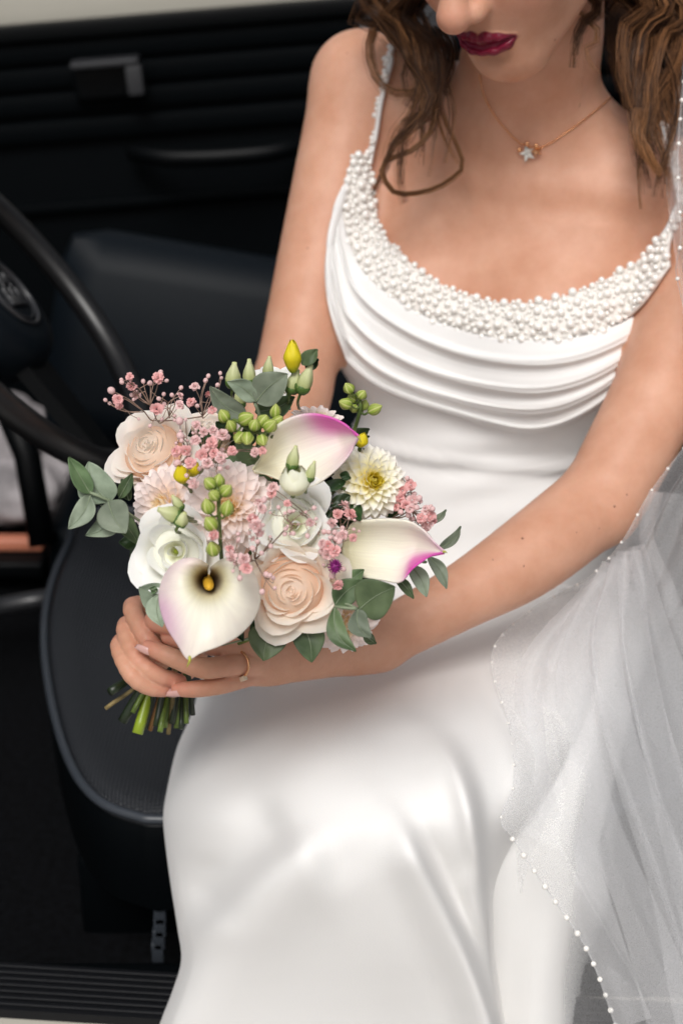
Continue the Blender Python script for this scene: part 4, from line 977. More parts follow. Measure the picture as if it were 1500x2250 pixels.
HL += [lock('hair_lock', [(840, -40, 1.47), (880, 60, 1.44), (925, 150, 1.425), (905, 240, 1.43), (860, 300, 1.435), (850, 360, 1.44), (868, 405, 1.44)], 12, 0.0035, seed=22, tone=(0.35, 0.85), frizz=0.8)]
HL += [lock('hair_lock', [(945, 60, 1.43), (990, 130, 1.425), (960, 220, 1.428), (975, 300, 1.44), (1012, 372, 1.447)], 7, 0.0030, seed=23, tone=(0.4, 0.9), frizz=0.9)]
HL += [lock('hair_lock', [(1400, -40, 1.42), (1372, 60, 1.40), (1368, 140, 1.395), (1385, 230, 1.395), (1410, 300, 1.395)], 34, 0.0085, seed=24, tone=(0.15, 0.7), frizz=0.5)]
HL += [lock('hair_lock', [(1350, -60, 1.50), (1350, 60, 1.49), (1362, 160, 1.47), (1390, 260, 1.44)], 70, 0.012, seed=25, tone=(0.1, 0.5), frizz=0.4)]
for o in HL: keep2(o, hcap)

# lashes and brows of the lowered eyes
def face_pt(x, z, o_): return hw(x, fy(x, z) + o_, z)
for sg in (-1, 1):
    g_ = Geo().tube(catmull([face_pt(sg * x_, z_, 0.0008) for x_, z_ in ((0.018, 0.004), (0.025, 0.0005), (0.033, 0.0), (0.041, 0.003), (0.045, 0.006))], 16), 0.0007, 5)
    for k_ in range(16):
        x_ = 0.019 + 0.026 * k_ / 15; z_ = 0.004 - 0.005 * math.sin(math.pi * k_ / 15) + 0.002 * k_ / 15; a_ = face_pt(sg * x_, z_, 0.0005)
        g_.tube([a_, a_ + HM @ np.array([sg * 0.001, 0.004, -0.002]), a_ + HM @ np.array([sg * 0.002, 0.0075, -0.0015])], [0.0003, 0.00025, 0.0001], 4)
    o = g_.build('eyelashes', M_hair); keep(o, person)
    g_ = Geo()
    for k_ in range(60):
        t_ = rng.uniform(); x_ = 0.013 + 0.036 * t_; z_ = 0.026 + 0.007 * math.sin(2.4 * t_) + rng.uniform(-.0018, .0018); a_ = face_pt(sg * x_, z_, 0.0004); g_.tube([a_, a_ + HM @ np.array([sg * 0.005, 0.0002, 0.0012 - 0.002 * t_])], [0.0003, 0.0001], 4)
    o = g_.build('eyebrow', M_hair); keep(o, person)

# ================================================================== necklace and ring
M_gold = pmat('rose_gold', (0.78, 0.42, 0.22), rough=0.22, metal=1.0)
M_stone = pmat('pale_stone', (0.60, 0.60, 0.56), rough=0.12, spec=0.7, coat=0.5, vary=0.4, vscale=600)
NK = [(1385, 165), (1360, 195), (1310, 240), (1250, 285), (1190, 322), (1150, 318), (1115, 288), (1082, 245), (1063, 205), (1055, 165)]
cn = catmull(NK, 170); path = [body_hit(px, py, 0.0012) for px, py in cn]; path = np.array([p for p in path if p is not None])
# round the back of the neck
bk = catmull([path[-1], tw(-0.055, 0.03, 0.50), tw(0, 0.07, 0.49), tw(0.05, 0.03, 0.50), path[0]], 60)
chain_g = Geo(); full = np.vstack([path, bk[1:-1]])
neck = empty('necklace', path[85]); tag(neck, 'fine rose gold chain necklace with star pendant on the chest', 'necklace')
chain_g.tube(np.vstack([full, full[:1]]), 0.00055, 5, False)
ac = 0.0; last = full[0]
for i in range(1, len(full)):
    ac += np.linalg.norm(full[i] - last); last = full[i]
    if ac > 0.0022: chain_g.add(icoV * 0.00095 + full[i], icoF); ac = 0
keep(chain_g.build('chain', M_gold), neck)
def star(px, py, r, rot, mat, name, tilt):
    c = body_hit(px, py, 0.0035); V = []; ax1 = nrm(np.array(EX) * math.cos(rot) + np.array(EU) * math.sin(rot)); ax2 = np.cross(np.array(EF), ax1); nn = np.array(EF)
    for zz_ in (0.0012, -0.0012):
        V.append(c + nn * zz_ * 1.8)
        for k in range(10):
            a = k * math.pi / 5; rr = r if k % 2 == 0 else r * 0.45; V.append(c + ax1 * math.cos(a) * rr + ax2 * math.sin(a) * rr + nn * (zz_ * 0.4 + tilt * math.cos(a) * rr))
    F = [(0, 1 + k, 1 + (k + 1) % 10) for k in range(10)] + [(11, 12 + (k + 1) % 10, 12 + k) for k in range(10)] + [(1 + k, 12 + k, 12 + (k + 1) % 10, 1 + (k + 1) % 10) for k in range(10)]
    o = obj(name, V, F, mat, smooth=False); keep(o, neck); return o
star(1158, 335, 0.0078, 1.9, M_stone, 'star', 0.25)
star(1178, 330, 0.0062, 0.6, M_gold, 'star', -0.3)
for px, py in ((1141, 326), (1157, 313), (1177, 318)):
    c = body_hit(px, py, 0.004); keep(obj('bead', icoV * np.array([0.0026, 0.002, 0.0022]) + c, icoF, M_gold), neck)
# ring on the left ring finger
def finger_pt(ch, f):
    c = catmull([P(*q) for q in ch[0]], 60); rr = catmull([(r,) * 1 for r in ch[1]], 60)[:, 0] if False else np.interp(np.linspace(0, 1, 60), np.linspace(0, 1, len(ch[1])), ch[1])
    k = int(f * 59); return c[k], nrm(c[min(k + 1, 59)] - c[max(k - 1, 0)]), rr[k]
rc, rt, rrad = finger_pt(FING_L[2], 0.27)
ring_o = empty('ring', rc); tag(ring_o, 'thin gold ring with square stone on the left hand', 'ring')
e1 = nrm(np.cross(rt, np.array([0.2, 0.1, 1.0]))); e2 = np.cross(rt, e1)
rg = Geo().tube(np.array([rc + (rrad * 1.20) * (math.cos(a) * e1 + math.sin(a) * e2) for a in np.linspace(0, 2 * math.pi, 49)]), 0.0010, 8, False)
keep(rg.build('band', M_gold), ring_o)
fd = nrm(np.array(EF) * 0.6 - np.array(EU) * 0.8); fd = nrm(fd - rt * np.dot(fd, rt)); st_c = rc + fd * (rrad * 1.20 + 0.0014)
mrot = Matrix((rt, np.cross(fd, rt), fd)).transposed()
keep(Geo().box(st_c, (0.0024, 0.0024, 0.0018), mrot, 0.0007).build('stone', pmat('champagne_stone', (0.75, 0.62, 0.45), rough=0.08, spec=0.8, coat=0.8), None, False), ring_o)

# ================================================================== veil
def tulle(name, op):
    m = bpy.data.materials.new(name); m.use_nodes = True; nt = m.node_tree; L = nt.links; nt.nodes.remove(nt.nodes['Principled BSDF']); out = nt.nodes['Material Output']
    df = nt.nodes.new('ShaderNodeBsdfDiffuse'); df.inputs['Color'].default_value = (0.97, 0.975, 0.99, 1); tl = nt.nodes.new('ShaderNodeBsdfTranslucent'); tl.inputs['Color'].default_value = (0.97, 0.975, 0.99, 1)
    m1 = nt.nodes.new('ShaderNodeMixShader'); m1.inputs[0].default_value = 0.5; L.new(df.outputs[0], m1.inputs[1]); L.new(tl.outputs[0], m1.inputs[2])
    tp = nt.nodes.new('ShaderNodeBsdfTransparent'); m2 = nt.nodes.new('ShaderNodeMixShader')
    tc = nt.nodes.new('ShaderNodeTexCoord'); nz = nt.nodes.new('ShaderNodeTexNoise'); nz.inputs['Scale'].default_value = 1400; nz.inputs['Detail'].default_value = 1; L.new(tc.outputs['Object'], nz.inputs['Vector'])
    mr = nt.nodes.new('ShaderNodeMapRange'); mr.inputs['From Min'].default_value = 0.35; mr.inputs['From Max'].default_value = 0.65; mr.inputs['To Min'].default_value = op * 0.99; mr.inputs['To Max'].default_value = op * 1.01; L.new(nz.outputs['Fac'], mr.inputs['Value'])
    L.new(mr.outputs[0], m2.inputs[0]); L.new(tp.outputs[0], m2.inputs[1]); L.new(m1.outputs[0], m2.inputs[2]); L.new(m2.outputs[0], out.inputs['Surface']); return m
M_tulle = tulle('white_tulle', 0.255)
veil = empty('veil', P(1450, 1600, 1.4)); tag(veil, 'sheer white tulle veil with pearl edging falling over the right side', 'veil')
def sheet(rows, nu, nv, folds, name='tulle_layer', ew=0.0):
    """rows: list of ((px,py,d) left, ..., right) control points; folds: (u0, u1, amp, width) crease lines from top u0 to bottom u1"""
    k = len(rows[0]); R_ = np.array(rows, float); cols = [catmull(R_[:, i, :], nv) for i in range(k)]
    V = np.zeros((nv, nu, 3)); us = np.linspace(0, 1, nu)
    for j in range(nv):
        ln_ = catmull([c[j] for c in cols], nu) if k > 2 else catmull([c[j] for c in cols], nu)
        t = j / (nv - 1); d = np.zeros(nu)
        for (u0, u1, amp, wd) in folds:
            uc = u0 + (u1 - u0) * t + 0.015 * math.sin(5 * t + u0 * 20); x = (us - uc) / wd; d += amp * np.where(x < 0, np.exp(-np.abs(x) ** 1.2 * 0.9), np.exp(-np.abs(x * 2.6) ** 1.5))
        ln_[:, 2] -= d; V[j] = [P(*q) for q in ln_]
    o = obj(name, V.reshape(-1, 3), grid_faces(nu, nv), M_tulle); keep(o, veil); return V
rng = np.random.RandomState(21)
def fan(n, a0, a1, amp, w, sp0=(0.0, 1.0), sp1=(0.0, 1.0)):
    out = []
    for i in range(n):
        f = (i + rng.uniform(0.1, 0.9)) / n; out.append((sp0[0] + (sp0[1] - sp0[0]) * f, sp1[0] + (sp1[1] - sp1[0]) * f + rng.uniform(-0.03, 0.03), amp * rng.uniform(0.5, 1.2), w * rng.uniform(0.5, 1.5)))
    return out
# upper fall: behind the head, past the shoulder to the elbow
def inv(w):
    w = np.asarray(w) - np.array(CAMV); d = w @ -np.array(EF); return (750 + (w @ np.array(EX)) / d * FPX, 1125 - (w @ np.array(EU)) / d * FPX, d)
U1 = [(inv(hw(-0.05, -0.100, 0.105)), inv(hw(0.01, -0.112, 0.110)), inv(hw(0.065, -0.100, 0.090))), (inv(hw(-0.02, -0.135, 0.04)), inv(hw(0.06, -0.130, 0.03)), inv(hw(0.125, -0.090, 0.02))), ((1478, -140, 1.66), (1570, -140, 1.62), (1700, -140, 1.66)), ((1492, 120, 1.56), (1560, 120, 1.46), (1700, 120, 1.5)), ((1464, 290, 1.44), (1540, 300, 1.36), (1700, 300, 1.45)), ((1461, 400, 1.43), (1540, 420, 1.335), (1700, 420, 1.44)), ((1478, 540, 1.42), (1560, 560, 1.32), (1720, 560, 1.43)),
       ((1498, 660, 1.40), (1580, 680, 1.32), (1740, 700, 1.42)), ((1508, 850, 1.395), (1590, 880, 1.33), (1760, 880, 1.42)), ((1500, 985, 1.39), (1590, 1000, 1.34), (1780, 1000, 1.42))]
sheet(U1, 50, 80, fan(5, 0, 1, 0.012, 0.06))
sheet([[(p[0] + 6, p[1], p[2] + 0.02) for p in r_] for r_ in U1], 50, 80, fan(6, 0, 1, 0.014, 0.05))
sheet([[(p[0] + 16, p[1], p[2] + 0.04) for p in r_] for r_ in U1], 50, 80, fan(4, 0, 1, 0.014, 0.07))
# main fall: from the elbow across the hip and the side of the lap
M1 = [((1500, 985, 1.375), (1580, 990, 1.36), (1800, 1000, 1.42)), ((1425, 1085, 1.35), (1530, 1100, 1.33), (1780, 1110, 1.42)), ((1365, 1190, 1.345), (1500, 1200, 1.335), (1780, 1220, 1.42)), ((1290, 1270, 1.40), (1460, 1310, 1.34), (1790, 1330, 1.43)),
      ((1160, 1345, 1.430), (1400, 1420, 1.345), (1800, 1450, 1.43)), ((1080, 1440, 1.352), (1360, 1540, 1.315), (1810, 1560, 1.43)), ((1118, 1600, 1.270), (1360, 1660, 1.275), (1830, 1680, 1.42)), ((1128, 1720, 1.212), (1370, 1780, 1.240), (1840, 1800, 1.42)), ((1100, 1800, 1.190), (1370, 1880, 1.225), (1850, 1900, 1.42)),
      ((1130, 1850, 1.195), (1390, 1980, 1.230), (1860, 2000, 1.43)), ((1215, 1975, 1.215), (1430, 2090, 1.245), (1870, 2120, 1.44)), ((1290, 2090, 1.235), (1480, 2200, 1.270), (1880, 2240, 1.46)), ((1350, 2250, 1.27), (1520, 2330, 1.30), (1890, 2360, 1.49)), ((1400, 2450, 1.33), (1560, 2500, 1.36), (1900, 2520, 1.54))]
VM = sheet(M1, 120, 180, fan(5, 0, 1, 0.010, 0.07, (0.05, 0.75), (0.1, 0.95)))
# second layer, a little behind, reaching further left at the bottom
M2 = [((1440, 1080, 1.42), (1560, 1090, 1.44), (1800, 1100, 1.52)), ((1300, 1290, 1.47), (1480, 1310, 1.44), (1800, 1330, 1.52)), ((1190, 1420, 1.42), (1420, 1460, 1.40), (1810, 1480, 1.50)), ((1165, 1620, 1.300), (1400, 1650, 1.35), (1820, 1680, 1.48)), ((1150, 1780, 1.255), (1390, 1830, 1.32), (1830, 1860, 1.47)),
      ((1135, 1880, 1.262), (1390, 1960, 1.31), (1830, 2000, 1.48)), ((1150, 2000, 1.285), (1410, 2080, 1.33), (1840, 2120, 1.50)), ((1200, 2150, 1.315), (1440, 2210, 1.355), (1850, 2250, 1.53)), ((1245, 2280, 1.35), (1470, 2350, 1.39), (1860, 2380, 1.56)), ((1290, 2480, 1.42), (1500, 2550, 1.45), (1870, 2560, 1.62))]
sheet(M2, 110, 150, fan(4, 0, 1, 0.012, 0.07, (0.05, 0.8), (0.05, 0.95)))
# gathered folds: long tapering pleats of doubled tulle that fan out from the hip
def pleat(line, d0, d1, w0, w1, seed):
    rng = np.random.RandomState(seed); c = catmull(line, 60); n = 9; V = []
    T = np.gradient(c, axis=0); T /= np.linalg.norm(T, axis=1)[:, None]; Nn = np.stack([-T[:, 1], T[:, 0]], 1)
    for j in range(60):
        t = j / 59; w = w0 + (w1 - w0) * t; w *= 1 + 0.15 * math.sin(7 * t + seed); d = d0 + (d1 - d0) * t
        for i in range(n):
            s_ = -1 + 2 * i / (n - 1); xy = c[j] + Nn[j] * w * s_; V.append(P(xy[0], xy[1], d - 0.010 * (1 - s_ * s_) + 0.002 * math.sin(3 * s_ + seed)))
    o = obj('tulle_pleat', V, grid_faces(n, 60), M_tulle); keep(o, veil)
PL = [([(1345, 1240), (1260, 1480), (1300, 1750), (1400, 2000), (1490, 2260)], 1.36, 1.25, 24, 60), ([(1365, 1225), (1335, 1450), (1385, 1700), (1480, 1960), (1560, 2250)], 1.34, 1.27, 20, 66), ([(1380, 1210), (1400, 1430), (1460, 1700), (1540, 1950), (1640, 2250)], 1.33, 1.29, 24, 70),
      ([(1395, 1200), (1450, 1400), (1530, 1650), (1640, 1950)], 1.33, 1.32, 20, 64), ([(1330, 1260), (1220, 1450), (1215, 1700), (1270, 1900), (1390, 2250)], 1.38, 1.24, 20, 48), ([(1310, 1275), (1170, 1460), (1170, 1640), (1195, 1800)], 1.40, 1.23, 14, 40),
      ([(1350, 1230), (1300, 1400), (1335, 1620), (1425, 1870), (1500, 2100), (1540, 2260)], 1.35, 1.26, 6, 10), ([(1372, 1215), (1368, 1420), (1425, 1680), (1500, 1900), (1590, 2200)], 1.335, 1.28, 5, 9),
      ([(1440, 1080), (1420, 1180), (1460, 1280), (1500, 1390), (1580, 1520)], 1.34, 1.36, 14, 26)]
for i_, (ln_, d0_, d1_, w0_, w1_) in enumerate(PL): pleat(ln_, d0_ - 0.004, d1_ - 0.004, w0_, w1_, i_)
# behind the head on the left: a glimpse of tulle over the far shoulder
sheet([(inv(hw(-0.075, -0.080, 0.100)), inv(hw(-0.03, -0.112, 0.110)), inv(hw(0.03, -0.115, 0.105))), ((800, -140, 1.62), (900, -140, 1.60), (1100, -140, 1.62)), ((798, -20, 1.64), (880, -20, 1.60), (1080, -20, 1.62)), ((788, 70, 1.665), (870, 70, 1.645), (1000, 70, 1.66)), ((784, 160, 1.69), (860, 160, 1.68), (1000, 160, 1.69))], 40, 30, fan(5, 0, 1, 0.010, 0.06))
# pearls sewn along the edges
def pearl_line(pts3, step, r, name='edge_pearl'):
    c = catmull(pts3, 300); acc = step; last = c[0]; thread = Geo().tube(c[::4], 0.0005, 4, False)
    o = thread.build('edge_thread', M_tulle); keep(o, veil)
    rng = np.random.RandomState(5)
    for p in c:
        acc += np.linalg.norm(p - last); last = p
        if acc >= step:
            acc = 0; o = bpy.data.objects.new(name, pearl_me); COL.objects.link(o); o.location = p + np.array(EF) * r * 0.6; o.scale = (r * rng.uniform(0.85, 1.1),) * 3; keep(o, veil)
lf = VM[:, 0]
pearl_line(lf[:112], 0.026, 0.0013)
pearl_line(lf[112:], 0.0165, 0.0024)
pearl_line([P(1500, 180, 1.40), P(1490, 300, 1.345), P(1488, 420, 1.335), P(1495, 520, 1.33), P(1484, 590, 1.35), P(1497, 660, 1.36), P(1510, 720, 1.37)], 0.030, 0.0019)
# ================================================================== bouquet
bouquet = empty('bouquet', P(400, 1450, 1.25)); tag(bouquet, 'round bridal bouquet of roses, dahlias, calla lilies and eucalyptus held in both hands', 'bouquet')
def C3(r, u, t): return nrm(np.array(EX) * r + np.array(EU) * u + np.array(EF) * t)
def frame(pos, face, spin=0.0):
    z = Vector(face).normalized(); q = z.to_track_quat('Z', 'Y'); return Matrix.Translation(Vector(pos)) @ q.to_matrix().to_4x4() @ Matrix.Rotation(spin, 4, 'Z')
def uv_mesh(name, V, nu, nv, mat, close=False):
    F = grid_faces(nu, nv, close); me = mesh_of(name, V, F); uvl = me.uv_layers.new(name='UVMap'); k = 0
    for p in me.polygons:
        for li in p.loop_indices:
            vi = me.loops[li].vertex_index; i, j = vi % nu, vi // nu
            uvl.data[li].uv = (i / max(nu - 1, 1), j / max(nv - 1, 1))
    me.materials.append(mat); return me
def part(name, me, M, parent=None):
    o = bpy.data.objects.new(name, me); COL.objects.link(o); o.matrix_basis = M
    if parent is None: keep(o, bouquet)
    else: o.parent = parent
    return o
GREEN1 = lin(70, 105, 55)
M_stem = pmat('green_stem', (0.10, 0.17, 0.035), rough=0.45, vary=0.5, vscale=60, color2=(0.16, 0.22, 0.05))
M_euc = pmat('eucalyptus_leaf', (0.215, 0.270, 0.190), rough=0.55, spec=0.35, vary=0.22, vscale=45, color2=(0.33, 0.39, 0.29), trans=0.12, bump=0.3, bscale=220)
M_eucd = pmat('eucalyptus_leaf_green', (0.070, 0.120, 0.050), rough=0.5, spec=0.4, vary=0.3, vscale=40, color2=(0.145, 0.210, 0.100), trans=0.12, bump=0.3, bscale=220)
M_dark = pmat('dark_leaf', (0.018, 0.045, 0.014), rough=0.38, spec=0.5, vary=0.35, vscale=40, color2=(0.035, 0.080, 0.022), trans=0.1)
def vary_each(m, lo, hi):
    nt = m.node_tree; L = nt.links; b = nt.nodes['Principled BSDF']; oi = nt.nodes.new('ShaderNodeObjectInfo'); mr = nt.nodes.new('ShaderNodeMapRange'); mr.inputs['To Min'].default_value = lo; mr.inputs['To Max'].default_value = hi
    L.new(oi.outputs['Random'], mr.inputs['Value']); src = b.inputs['Base Color'].links[0].from_socket; hsv = nt.nodes.new('ShaderNodeHueSaturation'); L.new(src, hsv.inputs['Color']); L.new(mr.outputs[0], hsv.inputs['Value'])
    m2 = nt.nodes.new('ShaderNodeMapRange'); m2.inputs['To Min'].default_value = 0.485; m2.inputs['To Max'].default_value = 0.515; L.new(oi.outputs['Random'], m2.inputs['Value']); L.new(m2.outputs[0], hsv.inputs['Hue']); L.new(hsv.outputs[0], b.inputs['Base Color'])
for m_ in (M_euc, M_eucd, M_dark): vary_each(m_, 0.72, 1.28)
M_rib = pmat('leaf_rib', (0.22, 0.27, 0.17), rough=0.6)
ROSE = ramp_mat('blush_rose_petal', [(0.0, (0.96, 0.64, 0.44, 1)), (0.45, (0.96, 0.76, 0.60, 1)), (0.80, (0.96, 0.84, 0.72, 1)), (1.0, (0.95, 0.88, 0.79, 1))], trans=0.42, sss=0.15)
ROSE_C = ramp_mat('peach_rose_heart', [(0.0, (0.97, 0.62, 0.42, 1)), (0.5, (0.98, 0.77, 0.60, 1)), (1.0, (0.98, 0.87, 0.76, 1))], trans=0.42, sss=0.15)
ROSE_W = ramp_mat('cream_rose_petal', [(0.0, (0.97, 0.76, 0.60, 1)), (0.5, (0.97, 0.86, 0.76, 1)), (1.0, (0.96, 0.91, 0.85, 1))], trans=0.42, sss=0.15)
DAHL = ramp_mat('pale_pink_dahlia_petal', [(0.0, (0.97, 0.86, 0.62, 1)), (0.35, (0.97, 0.88, 0.81, 1)), (1.0, (0.96, 0.87, 0.86, 1))], trans=0.32)
DAHL_H = ramp_mat('cream_dahlia_heart', [(0.0, (0.95, 0.74, 0.38, 1)), (0.6, (0.97, 0.88, 0.68, 1)), (1.0, (0.97, 0.90, 0.78, 1))], trans=0.32)
DAHY = ramp_mat('white_yellow_dahlia_petal', [(0.0, (0.95, 0.82, 0.18, 1)), (0.35, (0.96, 0.91, 0.58, 1)), (0.75, (0.96, 0.94, 0.84, 1)), (1.0, (0.95, 0.93, 0.90, 1))], trans=0.32)
DAHY_H = ramp_mat('yellow_dahlia_heart', [(0.0, (0.55, 0.42, 0.02, 1)), (0.6, (0.78, 0.66, 0.06, 1)), (1.0, (0.84, 0.76, 0.22, 1))], trans=0.2)
LISI = ramp_mat('white_lisianthus_petal', [(0.0, (0.52, 0.56, 0.16, 1)), (0.3, (0.95, 0.95, 0.86, 1)), (1.0, (0.95, 0.95, 0.93, 1))], trans=0.30, sss=0.1)

LISI_H = ramp_mat('lisianthus_heart_filler', [(0.0, (0.94, 0.94, 0.90, 1)), (0.6, (0.90, 0.90, 0.74, 1)), (1.0, (0.62, 0.64, 0.26, 1))], trans=0.2)

# ---------- petals
def wrap_petal(rad, h, A, flare, mat, nu=9, nv=9, wav=0.0, seed=0, tip=0.0, bot=0.35):
    """petal that wraps round the flower axis: half angle A, rolled outwards by flare at the rim"""
    rng = np.random.RandomState(seed); V = []
    p1, p2 = rng.uniform(0, 6.28, 2)
    for j in range(nv):
        v = j / (nv - 1)
        for i in range(nu):
            s_ = -1 + 2 * i / (nu - 1)
            edge = 1 - 0.28 * abs(s_) ** 3 * v + tip * (1 - abs(s_)) * 0.25
            vv = v * edge
            r = rad * (bot + (1 - bot) * min(vv * 1.9, 1.0) ** 0.7) + flare * max(0, (vv - 0.55) / 0.45) ** 2
            z = h * (vv - 0.35 * (flare / max(h, 1e-6)) * max(0, (vv - 0.72) / 0.28) ** 2)
            a = s_ * A * (0.55 + 0.45 * math.sin(min(v * 1.4, 1) * math.pi / 2))
            r += wav * rad * v * v * math.sin(3.2 * s_ + p1) * 0.5; z += wav * h * v * v * 0.22 * math.sin(4.1 * s_ + p2)
            V.append((r * math.cos(a), r * math.sin(a), z))
    return uv_mesh('petal', V, nu, nv, mat)
def spoon_petal(L, W, th0, th1, cup, mat, point=0.4, nu=5, nv=7, roll=0.0):
    """free petal growing outwards (+X) and up, cupped across"""
    V = []; x = z = 0.0
    for j in range(nv):
        v = j / (nv - 1); th = th0 + (th1 - th0) * v
        if j: x += L / (nv - 1) * math.cos(th); z += L / (nv - 1) * math.sin(th)
        w = W * (0.30 + 0.70 * math.sin(min(v / 0.62, 1.0) * math.pi / 2)) * (1.0 if v < 0.62 else max(1 - ((v - 0.62) / 0.38) ** 2.2 * (0.55 + 0.45 * point), 0.06))
        for i in range(nu):
            s_ = -1 + 2 * i / (nu - 1); cc = cup * w * s_ * s_ * (1 - 0.3 * v)
            V.append((x - cc * math.sin(th), w * s_ * (1 - 0.25 * cup), z + cc * math.cos(th)))
    return uv_mesh('petal', V, nu, nv, mat)

def stem_to(pos, face, r=0.0016, name='stem', parent=None):
    tie = P(395, 1440, 1.262); p = np.asarray(pos); f = np.asarray(face)
    c = catmull([p - f * 0.004, p - f * 0.03, p * 0.35 + tie * 0.65 + np.random.uniform(-.006, .006, 3), tie + np.random.uniform(-.010, .010, 3)], 14)
    o = Geo().tube(c, r, 6).build(name, M_stem); keep(o, bouquet); return o
def rose(pos, face, R_, spin, mat, heart, label, opened=1.0, seed=0):
    M = frame(pos, face, spin); k = R_ / 0.030
    V = [];  # receptacle
    for j, (r, z) in enumerate(((0.001, -0.030), (0.004, -0.028), (0.0075, -0.020), (0.008, -0.012), (0.002, -0.008))):
        for i in range(10): a = 6.283 * i / 10; V.append((r * k * math.cos(a), r * k * math.sin(a), z * k))
    core = part('rose', uv_mesh('rose', V, 10, 5, M_stem, True), M); core['label'] = label
    V = []  # filler dome added between the petals so their gaps stay shallow and light
    for r, z in ((.0198, -.004), (.0185, .0000), (.0162, .0022), (.0135, .0040), (.0110, .0054), (.0088, .0064), (.0060, .0072), (.0030, .0074), (.0002, .0070)):
        for i in range(24): a = 6.283 * i / 24; V.append((r * k * math.cos(a), r * k * math.sin(a), z * k))
    part('heart', uv_mesh('heart', V, 24, 9, heart, True), Matrix.Identity(4), core)
    rng = np.random.RandomState(seed); az = 0.0
    LAY = [(2, .0018, .0315, 2.0, -.0004, heart, .8), (2, .0034, .0318, 1.8, 0.0, heart, .8), (2, .0050, .0318, 1.6, .0002, heart, .8), (3, .0068, .0314, 1.35, .0006, heart, .8), (3, .0088, .0308, 1.25, .0010, heart, .78), (3, .0110, .0300, 1.2, .0016, mat, .72), (4, .0135, .0290, 1.05, .0026, mat, .65), (4, .0162, .0276, 1.0, .0042, mat, .55), (5, .0190, .0254, .92, .0068 * opened, mat, .45), (5, .0215, .0216, .90, .0105 * opened, mat, .38)]
    for n, r, h, A, fl, mt, bt in LAY:
        me = [wrap_petal(r * k, h * k, A, fl * k, mt, wav=0.05 + 0.20 * (r > .012), seed=seed + 7 * n + q_, tip=0.55 if r > .016 else 0.1, nu=13 if r > .012 else 9, nv=11 if r > .012 else 7, bot=bt) for q_ in range(2)]
        for q_ in range(n):
            tl = rng.uniform(-0.05, 0.05) + (0.02 if r > .012 else 0)
            Mp = Matrix.Rotation(az + 6.283 * q_ / n + rng.uniform(-.15, .15), 4, 'Z') @ Matrix.Translation((0, 0, -0.022 * k + rng.uniform(-.0006, .0006))) @ Matrix.Rotation(tl, 4, 'Y')
            part('petal', me[q_ % 2], Mp, core)
        az += 2.4
    stem_to(np.asarray(pos) - np.asarray(face) * 0.028 * k, face); return core
def dahlia(pos, face, R_, spin, mat, heart, label, N=95, seed=0, pmax=1.75, point=0.35, cup=0.75):
    M = frame(pos, face, spin); k = R_ / 0.030; rng = np.random.RandomState(seed); V = []
    for j in range(6):
        t = j / 5 * 1.9
        for i in range(12): a = 6.283 * i / 12; V.append((0.0075 * k * math.sin(t) * math.cos(a), 0.0075 * k * math.sin(t) * math.sin(a), (0.0075 * math.cos(t) - 0.012) * k))
    core = part('dahlia', uv_mesh('dahlia', V, 12, 6, heart, True), M); core['label'] = label
    cls = []
    for c in range(7):
        f = c / 6; Lp = (0.0065 + 0.0150 * f ** 0.8) * k; Wp = (0.0022 + 0.0036 * f) * k
        cls.append(spoon_petal(Lp, Wp, 0.75 - 0.35 * f, 0.95 - 0.75 * f, cup * (1.25 - 0.5 * f), heart if f < 0.30 else mat, point))
    for i in range(N):
        f = (i + 0.5) / N; th = 0.10 + pmax * f ** 0.62; c = min(int(f ** 0.75 * 7), 6)
        a = i * 2.399963; br = 0.0068 * k
        Mp = Matrix.Rotation(a + rng.uniform(-.05, .05), 4, 'Z') @ Matrix.Translation((br * math.sin(th), 0, br * math.cos(th) - 0.012 * k)) @ Matrix.Rotation(-(math.pi / 2 - th) + 0.30 + rng.uniform(-.07, .07), 4, 'Y') @ Matrix.Rotation(rng.uniform(-.12, .12), 4, 'X')
        part('petal', cls[c], Mp, core)
    stem_to(np.asarray(pos) - np.asarray(face) * 0.016 * k, face); return core
